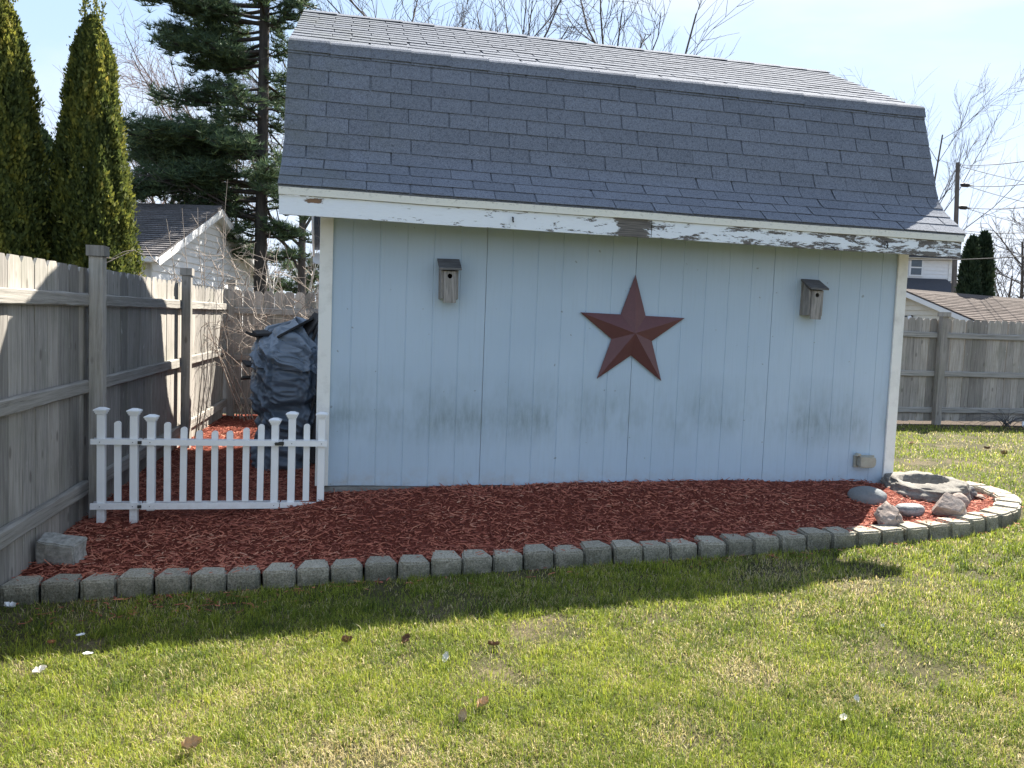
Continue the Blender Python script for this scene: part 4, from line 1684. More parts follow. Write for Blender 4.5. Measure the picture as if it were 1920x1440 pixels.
def build_grass():
    xa, ya, da, sa = grass_points(820000, (-1.7, 6.5, -4.5, -0.7), 3.1)
    xb, yb, db, sb = grass_points(900000, (5.3, 16, -1.6, 5.3), 3.4)
    x, y, d, sp_ = (np.concatenate(q) for q in ((xa, xb), (ya, yb), (da, db), (sa, sb)))
    # coarser tufts standing out of the turf
    tx = rng.uniform(-1.6, 5.5, 900)
    ty = rng.uniform(-4.4, -1.3, 900)
    k = fnoise(tx * 1.7, ty * 1.7, 71, 2) > .47
    tx, ty = tx[k], ty[k]
    per = 26
    xt = np.repeat(tx, per) + rng.normal(0, .022, len(tx) * per)
    yt = np.repeat(ty, per) + rng.normal(0, .022, len(tx) * per)
    k = ~in_poly(xt, yt, OUTER) & (yt < -1.25)
    xt, yt = xt[k], yt[k]
    n0 = len(x)
    x, y = np.concatenate([x, xt]), np.concatenate([y, yt])
    d = np.concatenate([d, np.hypot(xt - CAM[0], yt - CAM[1])])
    sp_ = np.concatenate([sp_, np.zeros(len(xt))])
    tuft = np.arange(len(x)) >= n0
    n = len(x)
    dry = dryness(x, y)
    isdry = rng.random(n) < np.clip(0.12 + (dry - .48) * 1.6 + sp_ * .5, 0.06, .85)
    clump = fnoise(x * 8.5, y * 8.5, 51, 2)
    h = (0.014 + 0.022 * np.clip((clump - .3) * 1.8, 0, 1) + rng.uniform(0, .026, n)) * np.where(isdry, .75, 1.0)
    w = rng.uniform(.0013, .0032, n) * np.clip(d / 3.4, 1, 3.0)
    h *= np.clip(0.9 + d / 30, 1, 1.3)
    isdry &= ~(tuft & (rng.random(n) < .85))
    h = np.where(tuft, rng.uniform(.035, .068, n), h)
    w = np.where(tuft, w * 1.25, w)
    az = rng.uniform(0, 2 * PI, n)
    lean = np.where(isdry, rng.uniform(.5, 1.5, n), np.where(rng.random(n) < .35, np.abs(rng.normal(.4, .3, n)), rng.uniform(.45, 1.5, n)))
    dirx, diry = np.cos(az), np.sin(az)
    z0 = lawn_z(x, y) - 0.004 + np.where(isdry, rng.uniform(0, .01, n), 0)
    B = np.stack([x, y, z0], -1)
    side = np.stack([-diry, dirx, np.zeros(n)], -1) * w[:, None]
    tw = rng.uniform(-1, 1, n)
    side[:, 2] += tw * w * .3
    up1 = np.stack([dirx * np.sin(lean * .5), diry * np.sin(lean * .5), np.cos(lean * .5)], -1)
    up2 = np.stack([dirx * np.sin(lean * 1.25), diry * np.sin(lean * 1.25), np.cos(lean * 1.25)], -1)
    Mp = B + up1 * (h * .55)[:, None]
    Tp = Mp + up2 * (h * .6)[:, None]
    V = np.stack([B - side * .5, B + side * .5, Mp - side * .45, Mp + side * .45, Tp], 1).reshape(-1, 3)
    i = np.arange(n)[:, None] * 5
    Fq = i + np.array([[0, 1, 3, 2]])
    Ft = i + np.array([[2, 3, 4]])
    tone = np.where(isdry, rng.uniform(.66, 1.0, n), np.clip(rng.beta(2.2, 2.2, n) * .62 + .34 * (fnoise(x * 2.2, y * 2.2, 61) - .5) + .22 * (fnoise(x * 9, y * 9, 62) - .5) - .12 * tuft, 0.0, .61))
    return np_mesh('grass', V, [Fq, Ft], MAT['grass'], np.repeat(tone, 5))


gr = obj('grass', build_grass())
tag(gr, 'patchy spring grass with dry straw blades', None, None, 'stuff')

# ----------------------------------------------------------------- DRY LEAVES AND SCRAPS
MAT['leaf'] = m_simple('dry_tan_leaf', (0.40, 0.29, 0.17), 0.8, 0.2, 18, 0.3, 0.3)
MAT['leaf_brown'] = m_simple('dry_brown_leaf', (0.17, 0.10, 0.06), 0.8, 0.2, 18, 0.35, 0.3)
MAT['leaf_pale'] = m_simple('bleached_pale_leaf', (0.60, 0.57, 0.50), 0.8, 0.2, 18, 0.2, 0.3)
MAT['scrap'] = m_simple('white_paper', (0.72, 0.72, 0.73), 0.7, 0.3, 12, 0.1, 0.1)


def leaf_mesh(seed, ln, wd__, curl, lobes):
    r = random.Random(seed)
    b = bmesh.new()
    nu, nv = 9, 5
    g_ = []
    for i in range(nu):
        u = i / (nu - 1)
        half = wd__ * math.sin(PI * (0.06 + 0.92 * u)) ** 0.8 * (1 + lobes * math.sin(u * 17 + seed))
        row = []
        for j in range(nv):
            v = (j / (nv - 1) - .5) * 2
            yy = half * v
            zz = curl * (v * v) * wd__ * 1.3 + 0.25 * curl * ln * (u - .5) ** 2 * 2 + r.uniform(-.003, .003)
            row.append(b.verts.new(((u - .5) * ln, yy, zz)))
        g_.append(row)
    for i in range(nu - 1):
        for j in range(nv - 1):
            b.faces.new((g_[i][j], g_[i + 1][j], g_[i + 1][j + 1], g_[i][j + 1]))
    return b


def leaf(x, y, ln, wd__, m, label, curl=.6, rot=(0, 0, 0), lobes=.15, seed=1, dz=.03, name='dry_leaf', cat='leaf'):
    o = obj(name, leaf_mesh(seed, ln * .66, wd__ * .66, curl, lobes), m, None, (x, y, float(lawn_z(x, y)) + dz * .75), rot)
    return tag(o, label, cat, 'dry leaves and scraps lying on the lawn')


leaf(.682, -3.04, .085, .026, MAT['leaf'], 'tan leaf standing upright on its edge in the front lawn', .5, (.5, -1.15, .8), .1, 1, .045)
leaf(.775, -2.965, .085, .030, MAT['leaf'], 'crumpled tan leaf just behind the upright leaf', .9, (.2, -.2, .5), .35, 2, .035)
leaf(-.318, -3.05, .105, .036, MAT['leaf'], 'large folded tan leaf at the bottom left of the lawn', 1.0, (.5, -.15, .3), .3, 3, .040)
leaf(.68, -2.47, .08, .022, MAT['leaf_pale'], 'slim pale leaf tilted up in the middle of the lawn', .5, (.3, -.8, 1.0), .1, 4, .04)
leaf(.222, -2.175, .085, .028, MAT['leaf_brown'], 'brown curled leaf close to the edge of the shed shadow', .9, (.4, .2, .4), .3, 5)
leaf(.923, -2.373, .09, .022, MAT['leaf_brown'], 'dark brown shrivelled leaf to the right of the slim pale leaf', .9, (.1, .1, .1), .4, 6)
leaf(.51, -2.223, .09, .026, MAT['leaf_brown'], 'dark leaf with a bent tip left of the slim pale leaf', .9, (.4, -.4, .9), .4, 7)
leaf(-1.118, -2.238, .085, .032, MAT['leaf_pale'], 'pale cream leaf at the left edge of the sunny lawn', .5, (.2, -.2, .6), .2, 8)
leaf(2.292, -3.217, .05, .018, MAT['leaf_pale'], 'small white oval leaf in the right part of the front lawn', .4, (.2, -.9, 1.2), .05, 9, .035)
leaf(2.139, -3.351, .062, .020, MAT['leaf_pale'], 'white leaf lying flat nearest the bottom right corner', .5, (.2, -.25, .6), .1, 10, .035)
leaf(2.919, -2.551, .035, .014, MAT['leaf_pale'], 'tiny white scrap of leaf below the tip of the shed shadow', .3, (.3, -.5, .2), .1, 11)
leaf(-1.085, -1.817, .07, .014, MAT['scrap'], 'white sliver of plastic in the shaded grass at the left', .3, (.3, .1, .8), .1, 12, .025, 'plastic_scrap', 'scrap')
leaf(-.975, -2.063, .07, .014, MAT['scrap'], 'thin white scrap at the edge of the shadow on the left', .2, (.3, .2, .5), .1, 13, .025, 'plastic_scrap', 'scrap')
leaf(-1.191, -1.893, .055, .024, m_simple('orange_leaf', (.30, .11, .05), .8), 'rusty orange leaf in the shaded grass at the left', .4, (.2, .1, .3), .1, 14, .025)
leaf(-1.60, -1.33, .085, .028, MAT['scrap'], 'crumpled white scrap beside the first edging block', .9, (.3, .2, .3), .4, 15, .03, 'plastic_scrap', 'scrap')
leaf(7.585, 3.06, .15, .05, MAT['leaf'], 'tan leaf on the far right lawn behind the shed corner', .5, (.1, -.2, .3), .2, 16)
leaf(8.38, 2.64, .17, .045, MAT['leaf_brown'], 'dark brown leaf on the far right lawn', .7, (.1, .1, .2), .4, 17)
leaf(8.22, 2.21, .16, .05, MAT['leaf_brown'], 'brown curled leaf on the far right lawn nearest the edging', .8, (.2, -.1, .5), .4, 18)
leaf(11.33, 5.0, .24, .11, MAT['scrap'], 'white crumpled paper at the foot of the back fence', .9, (.3, .1, .2), .25, 19, .05, 'paper_scrap', 'paper')

# ----------------------------------------------------------------- TREES
def rot_about(v, axis, a):
    return Matrix.Rotation(a, 3, axis) @ v


def perp(d, r):
    p = d.orthogonal().normalized()
    return rot_about(p, d, r.uniform(0, 2 * PI))


def grow(r, p, d, ln, rad, lvl, maxl, spec, out):
    """recursive limb; appends (points, radii, level)"""
    nseg = 7 if lvl == 0 else (5 if lvl < 3 else 3)
    pts, rads = [p.copy()], [rad]
    q = p.copy()
    dd = d.copy()
    for i in range(nseg):
        wob = spec['wob'] * (0.5 if lvl == 0 else 1)
        dd = (dd + perp(dd, r) * r.uniform(0, wob) + Vector((0, 0, spec['up'] * (1 if lvl else .4)))).normalized()
        q = q + dd * (ln / nseg)
        pts.append(q.copy())
        rads.append(rad * (1 - (i + 1) / nseg * (0.62 if lvl < maxl else .6)))
    out.append((pts, rads, lvl))
    if lvl >= maxl:
        return
    nc = spec['kids'][lvl]
    start = spec['start'][min(lvl, len(spec['start']) - 1)]
    for k in range(nc):
        t = start + (1 - start) * (k + r.random()) / nc
        f = t * nseg
        i = min(int(f), nseg - 1)
        pos = pts[i].lerp(pts[i + 1], f - i)
        dirp = (pts[i + 1] - pts[i]).normalized()
        ang = math.radians(spec['ang'][min(lvl, len(spec['ang']) - 1)] * r.uniform(.7, 1.25))
        cd_ = rot_about(dirp, perp(dirp, r), ang)
        cl = ln * spec['len'][min(lvl, len(spec['len']) - 1)] * r.uniform(.65, 1.2) * (1.15 - .5 * t)
        rr2 = max(spec['rmin'], (rads[i] * .95) * spec.get('rk', .5) * r.uniform(.7, 1.0))
        grow(r, pos, cd_, cl, rr2, lvl + 1, maxl, spec, out)


BARE = dict(wob=.22, up=.05, kids=[10, 7, 6, 4], start=[.35, .2, .15, .1], ang=[42, 38, 36, 34], len=[.62, .55, .5, .5], rmin=.0085, rk=.52)


def bare_tree(base, height, seed, label, spec=None, m=None, maxl=3, rad=None, lean=(0, 0), group='bare trees beyond the fences', cat='tree', name='bare_tree', twig=1.0, tw_mat=None):
    sp_ = dict(BARE)
    if spec:
        sp_.update(spec)
    r = random.Random(seed)
    out = []
    d = Vector((lean[0], lean[1], 1)).normalized()
    grow(r, Vector((0, 0, 0)), d, height * .72, rad or height * .0125, 0, maxl, sp_, out)
    t = empty(name, base, label, cat, group)
    tr = [(p, q) for p, q, l in out if l == 0]
    br = [(p, q) for p, q, l in out if l == 1]
    tw = [(p, [x * twig for x in q]) for p, q, l in out if l > 1]
    tube_obj('trunk', tr, 8, m or MAT['bare_bark'], t)
    if br:
        tube_obj('limbs', br, 5, m or MAT['bare_bark'], t)
    if tw:
        o = tube_obj('twigs', tw, 3, tw_mat or m or MAT['bare_bark'], t)
        tag(o, kind='stuff')
    return t


def ground_at(px, depth, z=-0.3):
    p = at(px, 600, depth)
    return (float(p[0]), float(p[1]), z)


BIG = dict(kids=[13, 9, 6, 5], ang=[42, 38, 38, 38], start=[.3, .15, .12, .1], wob=.26)
bare_tree(ground_at(846, 24), 13.5, 11, 'bare leafless tree leaning behind the shed ridge, second trunk from the left', BIG, lean=(-.12, 0))
bare_tree(ground_at(935, 26), 14, 12, 'bare forked tree behind the shed ridge left of the middle', BIG, lean=(.05, 0))
bare_tree(ground_at(1015, 25), 13.5, 13, 'slim bare tree behind the shed ridge near the middle', dict(BIG, kids=[7, 6, 5, 4]), lean=(-.06, 0))
bare_tree(ground_at(1085, 23), 13.5, 14, 'thick bare tree whose right limbs droop over the shed ridge', BIG, rad=.17, lean=(.10, 0))
bare_tree(ground_at(700, 27), 13, 15, 'bare fine twigged tree above the left end of the shed roof', BIG, lean=(.05, 0))
bare_tree(ground_at(1425, 38), 12.6, 16, 'distant bare tree showing only its tips above the shed ridge', dict(kids=[9, 6, 5, 3]), twig=1.2)
bare_tree(ground_at(1716, 58), 23.5, 17, 'bare tree with upright branches beside the utility pole', dict(kids=[13, 9, 6, 5], ang=[44, 36, 34, 34], start=[.25, .15, .12, .1], up=.08), lean=(-.03, 0), twig=1.3, rad=.13)
bare_tree(ground_at(1625, 44), 13.8, 18, 'faint bare tree tip beside the right end of the ridge', dict(kids=[8, 5, 4, 3]), twig=1.2)
bare_tree(ground_at(1905, 47), 11.2, 19, 'bare dark tree at the right edge beyond the brown roof', dict(kids=[12, 7, 5, 4], start=[.15, .2, .15, .1], ang=[48, 40, 38, 36], up=.04), twig=1.7, rad=.15)
bare_tree(ground_at(1872, 48), 8.6, 20, 'bare spreading shrub like tree right of the dark evergreen pair', dict(kids=[12, 7, 5, 4], start=[.1, .2, .15, .1], ang=[45, 40, 38, 36], up=.05), twig=1.7, rad=.12)
bare_tree(ground_at(1960, 46), 11, 29, 'bare tree partly cut off by the right edge of the view', dict(kids=[11, 7, 5, 4], start=[.2, .2, .15, .1], ang=[48, 40, 38, 36]), twig=1.7, rad=.18)
RED = dict(kids=[15, 10, 7, 5], start=[.22, .15, .12, .1], ang=[52, 44, 40, 40], up=.035, wob=.28)
bare_tree(ground_at(375, 30), 13, 21, 'reddish fine twigged bare tree behind the pine', RED, MAT['bare_bark'], 3, twig=1.0, tw_mat=MAT['red_twig'])
bare_tree(ground_at(262, 26), 11, 22, 'bare reddish tree between the evergreen column and the pine', RED, MAT['bare_bark'], 3, twig=.9, tw_mat=MAT['red_twig'], lean=(.08, 0))
bare_tree(ground_at(95, 24), 9.5, 23, 'bare tree in the gap between the two tall evergreen columns', dict(RED, kids=[9, 6, 5, 4]), twig=.9, tw_mat=MAT['red_twig'])
bare_tree(ground_at(560, 22), 11.5, 24, 'bare tree right behind the pine trunk', BIG, twig=.9)
BIR = dict(kids=[6, 5, 4, 3], ang=[30, 34, 36, 36], start=[.45, .2, .15, .1], up=.07)
bare_tree(ground_at(533, 24), 4.6, 25, 'white barked birch with a left leaning trunk behind the back fence', BIR, MAT['birch'], 3, rad=.085, lean=(-.16, 0), tw_mat=MAT['tan_twig'])
bare_tree(ground_at(556, 24.3), 4.6, 26, 'white barked birch with a right leaning trunk behind the back fence', BIR, MAT['birch'], 3, rad=.07, lean=(.14, 0), tw_mat=MAT['tan_twig'])

# --- pale arching shrub over the far left fence corner
def arching_shrub():
    t = empty('bare_shrub', (-0.95, 5.25, -0.2), 'tangled pale bare shrub arching over the far corner of the left fence', 'shrub')
    r = random.Random(5)
    can, twg = [], []
    for k in range(34):
        base = Vector((r.uniform(-.45, .6), r.uniform(-.2, .25), 0))
        d = Vector((r.uniform(-.45, .45), r.uniform(-.65, .25), 1)).normalized()
        ln = r.uniform(1.7, 3.0)
        n = 10
        q = base.copy()
        P, Rr = [q.copy()], [.0105]
        bendv = Vector((r.uniform(-.16, .16), r.uniform(-.16, .06), -r.uniform(.04, .26)))
        for i in range(n):
            d = (d + bendv * (i / n) * 1.3 + Vector((r.uniform(-.1, .1), r.uniform(-.1, .1), r.uniform(-.08, .08)))).normalized()
            q = q + d * ln / n
            P.append(q.copy())
            Rr.append(.0105 * (1 - .75 * (i + 1) / n))
            if i > 2:
                for _ in range(r.choice((1, 2, 2, 3))):
                    dd = rot_about(d, perp(d, r), r.uniform(.6, 1.3))
                    p2, R2 = [q.copy()], [.0055]
                    z = q.copy()
                    m_ = r.randint(3, 5)
                    l2 = r.uniform(.18, .6)
                    for j in range(m_):
                        dd = (dd + Vector((r.uniform(-.3, .3), r.uniform(-.3, .3), r.uniform(-.3, .2)))).normalized()
                        z = z + dd * l2 / m_
                        p2.append(z.copy())
                        R2.append(.0055 * (1 - .6 * (j + 1) / m_))
                    twg.append((p2, R2))
                    if r.random() < .5:
                        d3_ = rot_about(dd, perp(dd, r), .8)
                        twg.append(([p2[2], p2[2] + d3_ * .12, p2[2] + d3_ * .2 + Vector((0, 0, .03))], [.004, .003, .002]))
        can.append((P, Rr))
    tube_obj('canes', can, 5, MAT['tan_twig'], t)
    tag(tube_obj('twigs', twg, 3, MAT['tan_twig'], t), kind='stuff')


arching_shrub()


def whips():
    t = empty('young_sapling', (-1.9, 6.6, -0.2), 'thin upright bare saplings in front of the grey roofed garage', 'sapling')
    r = random.Random(9)
    cn, tw = [], []
    for x, y, top, lean in ((-1.70, 6.5, 3.35, .0), (-2.12, 6.9, 2.95, -.05), (-2.30, 6.7, 2.9, -.06), (-2.55, 6.9, 2.75, -.12), (-1.35, 6.3, 2.4, .05), (-1.2, 6.4, 2.6, .12), (-2.0, 6.6, 2.85, .04)):
        p = Vector((x + 1.9 - lean * 1.5, y - 6.6, 0))
        P, Rr = [], []
        n = 12
        for i in range(n + 1):
            u = i / n
            P.append(p + Vector((lean * 2.2 * u + .05 * math.sin(u * 5 + x * 3), .04 * math.sin(u * 7 + y), (top + .2) * u)))
            Rr.append(.013 * (1 - .78 * u))
            if .3 < u < .97:
                for _ in range(2):
                    a = r.uniform(0, 2 * PI)
                    l = r.uniform(.06, .5) * (1 - u * .7)
                    d = Vector((math.cos(a) * .6, math.sin(a) * .6, .8))
                    tw.append(([P[-1], P[-1] + d * l * .5, P[-1] + d * l + Vector((0, 0, .06 * l))], [.005, .004, .0022]))
        cn.append((P, Rr))
    tube_obj('stems', cn, 5, MAT['tan_twig'], t)
    tag(tube_obj('twigs', tw, 3, MAT['tan_twig'], t), kind='stuff')


whips()

# vine stems climbing the inside of the fence
t = empty('vine', (fl_x(3.4), 3.4, -0.2), 'thin leafless vine stems climbing the sunlit left fence panel', 'vine')
pv = []
for y0, y1, zt, ph in ((3.05, 3.45, 1.15, 0), (3.25, 3.9, 1.35, 2), (3.5, 4.4, 1.5, 4)):
    P = []
    for i in range(14):
        u = i / 13
        P.append((0.02 + .05 * math.sin(u * PI), y0 + (y1 - y0) * u ** 1.4 - 3.4 + .04 * math.sin(u * 11 + ph), (zt + .15) * u))
    pv.append((P, [.009 * (1 - .6 * i / 13) for i in range(14)]))
tube_obj('stem', pv, 5, MAT['bare_bark'], t)


# --- evergreen columns
def column(base, h, rad, seed, label, m, n, leaf=.075, profile=None, spindly=0, group='columnar evergreens', name='arborvitae', lobes=.22):
    t = empty(name, base, label, 'evergreen tree', group)
    r = np.random.default_rng(seed)
    tube_obj('trunk', [([(0, 0, -.1), (0, 0, h * .5), (0.02, 0, h * .97)], [rad * .14, rad * .09, .012])], 7, MAT['pine_bark'], t)
    u = r.random(n) ** .85
    a = r.uniform(0, 2 * PI, n)
    prof = profile or (lambda q: np.clip(np.minimum(1.0, .62 + q * 2.2) * np.clip(1 - ((q - .12) / .88).clip(0, 1) ** 2.1, 0, 1) ** .8, 0.03, 1))
    lob = 1 + lobes * (fnoise(a * 1.6 + seed, u * h * .9, seed, 3) - .5) * 2 + .17 * (fnoise(a * 5, u * h * 3, seed + 5, 2) - .5) * 2 + .13 * (fnoise(a * 13, u * h * 7, seed + 6, 2) - .5) * 2
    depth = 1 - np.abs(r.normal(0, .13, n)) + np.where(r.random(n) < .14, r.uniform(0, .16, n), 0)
    R = rad * prof(u) * lob * depth
    C = np.stack([R * np.cos(a), R * np.sin(a), u * h], -1)
    # sprays: upright fans facing outwards with jitter
    out = np.stack([np.cos(a), np.sin(a), np.zeros(n)], -1)
    upv = np.stack([out[:, 0] * .45, out[:, 1] * .45, np.ones(n)], -1) + r.normal(0, .38, (n, 3))
    upv /= np.linalg.norm(upv, axis=1, keepdims=True)
    sd_ = np.cross(upv, out + r.normal(0, .6, (n, 3)))
    sd_ /= np.linalg.norm(sd_, axis=1, keepdims=True) + 1e-6
    ls = leaf * r.uniform(.6, 1.5, n)
    A = C - upv * (ls * .3)[:, None]
    V = np.stack([A, C + sd_ * (ls * .34)[:, None] + upv * (ls * .25)[:, None], C + upv * ls[:, None], C - sd_ * (ls * .30)[:, None] + upv * (ls * .15)[:, None]], 1).reshape(-1, 3)
    F = np.arange(n)[:, None] * 4 + np.array([[0, 1, 2, 3]])
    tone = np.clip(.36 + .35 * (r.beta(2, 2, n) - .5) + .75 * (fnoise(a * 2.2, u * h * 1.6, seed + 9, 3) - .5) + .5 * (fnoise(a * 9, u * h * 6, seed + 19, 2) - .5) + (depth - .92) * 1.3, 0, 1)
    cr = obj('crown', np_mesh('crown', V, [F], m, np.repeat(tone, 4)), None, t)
    if spindly:
        tw = []
        for k in range(spindly):
            b0 = Vector((r.uniform(-.22, .22) * rad, r.uniform(-.2, .2) * rad, h * r.uniform(.80, .95)))
            tw.append(([b0, b0 + Vector((r.uniform(-.05, .05), 0, .5)), b0 + Vector((r.uniform(-.12, .12), 0, r.uniform(.8, 1.35)))], [.011, .008, .003]))
        tube_obj('leaders', tw, 5, MAT['pine_bark'], t)
        B_, U_ = [], []
        for P, _ in tw:
            for k in range(170):
                f = r.random()
                q = P[0].lerp(P[1], f * 2) if f < .5 else P[1].lerp(P[2], f * 2 - 1)
                w_ = .06 * (1.2 - f)
                B_.append((q.x + r.normal(0, w_), q.y + r.normal(0, w_), q.z + r.normal(0, .03)))
                U_.append((r.normal(0, .6), r.normal(0, .6), 1.0))
        B_, U_ = np.array(B_), np.array(U_)
        U_ /= np.linalg.norm(U_, axis=1, keepdims=True)
        S_ = np.cross(U_, r.normal(0, 1, U_.shape))
        S_ /= np.linalg.norm(S_, axis=1, keepdims=True) + 1e-6
        l_ = leaf * r.uniform(.7, 1.3, len(B_))[:, None]
        V = np.stack([B_, B_ + S_ * l_ * .3 + U_ * l_ * .4, B_ + U_ * l_, B_ - S_ * l_ * .3 + U_ * l_ * .3], 1).reshape(-1, 3)
        F = np.arange(len(B_))[:, None] * 4 + np.array([[0, 1, 2, 3]])
        tag(obj('leader_sprays', np_mesh('leader_sprays', V, [F], m, np.repeat(r.uniform(.3, .8, len(B_)), 4)), None, t), kind='stuff')
    return t


def rim(q):
    return np.interp(q, [0, .35, .54, .72, .9, .96, 1], [1.08, 1.0, .87, .67, .46, .28, .03])


def col_at(px, depth, pxw, ytop, *a, **k):
    p = at(px, 600, depth)
    top = at(px, ytop, depth)
    return column((float(p[0]), float(p[1]), -.35), float(top[2]) + .35, pxw / 2 / FPX * depth, *a, **k)


col_at(172, 11.2, 150, 48, 31, 'tall golden green arborvitae column, the right one beyond the left fence', MAT['cedar'], 105000, .044, rim, 9)
col_at(0, 10.6, 172, 6, 32, 'tall dark arborvitae column cut by the left edge of the view', MAT['cedar'], 95000, .044, rim, 8)
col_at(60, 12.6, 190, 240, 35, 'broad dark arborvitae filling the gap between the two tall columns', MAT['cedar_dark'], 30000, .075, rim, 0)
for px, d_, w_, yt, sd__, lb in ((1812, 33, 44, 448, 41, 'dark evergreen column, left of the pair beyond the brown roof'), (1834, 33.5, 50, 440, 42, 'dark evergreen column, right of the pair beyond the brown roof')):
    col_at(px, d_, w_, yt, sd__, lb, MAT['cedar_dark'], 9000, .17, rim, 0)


# --- the white pine
def needle_clumps(r, C, size, per):
    n = len(C)
    c = np.repeat(C, per, 0)
    d = r.normal(0, 1, (n * per, 3))
    d[:, 2] = np.abs(d[:, 2]) * .7 + .05
    d /= np.linalg.norm(d, axis=1, keepdims=True)
    l = size * r.uniform(.6, 1.25, n * per)
    sd_ = np.cross(d, r.normal(0, 1, (n * per, 3)))
    sd_ /= np.linalg.norm(sd_, axis=1, keepdims=True) + 1e-6
    w = .013
    V = np.stack([c - sd_ * w, c + sd_ * w, c + d * l[:, None]], 1).reshape(-1, 3)
    return V, np.arange(n * per)[:, None] * 3 + np.array([[0, 1, 2]])


def pine(px, depth, h, seed, label, boughs, name='pine_tree', size=.23, per=16, trunk=.19, lean=0.0):
    base = np.array(ground_at(px, depth))
    t = empty(name, tuple(base), label, 'pine tree', None)
    r = np.random.default_rng(seed)
    tp_ = [(lean * z, 0, z) for z in np.linspace(-.2, h, 9)]
    tube_obj('trunk', [(tp_, [trunk * (1 - .55 * i / 8) for i in range(9)])], 10, MAT['pine_bark'], t)
    rl = np.array([math.cos(YAW), -math.sin(YAW), 0])
    fw = np.array([math.sin(YAW), math.cos(YAW), 0])
    paths, CC, TT = [], [], []
    for (z0, side, ln, rise, fore, dens) in boughs:
        p0 = np.array([lean * z0, 0, z0])
        dr = side * rl + fore * fw
        dr /= np.linalg.norm(dr)
        n = 9
        P = []
        for i in range(n + 1):
            u = i / n
            P.append(p0 + dr * ln * u + np.array([0, 0, rise * ln * (u + .35 * u * u) + .05 * math.sin(u * 6 + z0)]))
        P = np.array(P)
        paths.append((P, [.065 * (1 - .8 * i / n) * (ln / 3) ** .5 for i in range(n + 1)]))
        nsub = int(dens * ln)
        for k in range(nsub):
            u = .28 + .72 * (k + r.random()) / nsub
            q = P[0] + (P[-1] - P[0]) * u
            q = np.array([np.interp(u, np.linspace(0, 1, n + 1), P[:, c]) for c in range(3)])
            sd_ = np.array([-dr[1], dr[0], 0]) * r.choice([-1, 1]) * r.uniform(.35, 1) + dr * r.uniform(.3, 1.0) + np.array([0, 0, r.uniform(-.12, .35)])
            sd_ /= np.linalg.norm(sd_)
            sl = r.uniform(.35, .95) * (1.15 - .5 * u) * min(1.2, ln / 2.6)
            paths.append(([q, q + sd_ * sl * .5 + [0, 0, .02], q + sd_ * sl + [0, 0, .08]], [.018, .012, .006]))
            m_ = max(3, int(sl / .075))
            f = r.random(m_)[:, None]
            cl = q + sd_ * sl * (.2 + .8 * f) + r.normal(0, .105, (m_, 3)) + [0, 0, .03]
            CC.append(cl)
            TT.append(np.full(m_, .42 + .20 * r.random()))
    tube_obj('branches', paths, 4, MAT['pine_bark'], t)
    C = np.concatenate(CC)
    T = np.concatenate(TT)
    V, F = needle_clumps(r, C, size, per)
    tone = np.clip(np.repeat(T, per) + r.normal(0, .17, len(C) * per), 0, 1)
    obj('crown', np_mesh('crown', V, [F], MAT['pine'], np.repeat(tone, 3)), None, t)
    return t


def zof(py, depth, px=490):
    return float(at(px, py, depth)[2]) + .3


DP = 21.0
K = DP / FPX
rb = random.Random(3)
BG = []
for (y0, side, lpx, rise, dens) in ((-160, -1, 170, .1, 9), (-120, 1, 90, .2, 9), (-70, -1, 235, .05, 11), (-40, 1, 80, .2, 12), (25, -1, 245, .05, 13), (40, 1, 75, .25, 14), (60, -1, 190, .16, 13), (85, -1, 195, .02, 14),
                                    (110, -1, 175, -.04, 16), (135, -1, 150, .02, 15), (115, 1, 55, .2, 12), (200, -1, 190, -.0, 9), (215, 1, 60, .05, 8),
                                    (265, -1, 250, -.02, 15), (285, -1, 262, -.0, 16), (300, -1, 230, -.03, 16), (305, 1, 55, -.05, 9), (330, -1, 170, -.12, 14), (270, -1, 120, .06, 14),
                                    (390, 1, 70, -.1, 12), (400, -1, 110, -.12, 12), (450, -1, 80, -.1, 9), (350, -1, 250, -.06, 12), (360, -1, 225, -.10, 12), (440, 1, 90, -.08, 10), (480, 1, 80, -.05, 9), (480, -1, 70, -.0, 9), (375, -1, 150, -.14, 13), (405, -1, 120, -.1, 12), (430, 1, 60, -.05, 12), (340, 1, 60, -.05, 13), (160, 1, 60, .1, 12), (180, -1, 110, .05, 11), (235, -1, 95, .05, 12), (60, 1, 80, .2, 13), (10, 1, 70, .2, 13)):
    ln = lpx * K
    BG.append((zof(y0, DP), side, ln, rise, rb.uniform(-.35, .35), dens))
    BG.append((zof(y0 + rb.uniform(-12, 12), DP), side, ln * rb.uniform(.55, .85), rise, rb.uniform(-.9, .9), dens * .8))
for k in range(14):
    BG.append((zof(rb.uniform(-150, 420), DP), rb.uniform(-.3, .5), rb.uniform(1.0, 1.9), rb.uniform(-.08, .12), rb.choice((-1, 1)), 8))
for k in range(3):
    BG.append((zof(rb.uniform(262, 310), DP), -1, rb.uniform(1.6, 3.4), rb.uniform(-.06, .08), rb.uniform(-.5, .5), 12))
for k in range(3):
    BG.append((zof(rb.uniform(40, 130), DP), -1, rb.uniform(1.5, 2.6), rb.uniform(-.03, .12), rb.uniform(-.5, .5), 12))
pine(487, DP, zof(-420, DP), 51, 'tall white pine with a bare dark trunk left of the shed', BG)
BG2 = []
for k in range(40):
    BG2.append((rb.uniform(.6, 4.6), math.cos(k * 2.4), rb.uniform(.8, 1.9) * (1.15 - k % 7 * .07), rb.uniform(.02, .2), math.sin(k * 2.4), 11))
pine(440, 27, 7.6, 52, 'low bushy young pine behind the grey roofed garage', BG2, 'young_pine_tree', .20, 15, .07)
BG3 = []
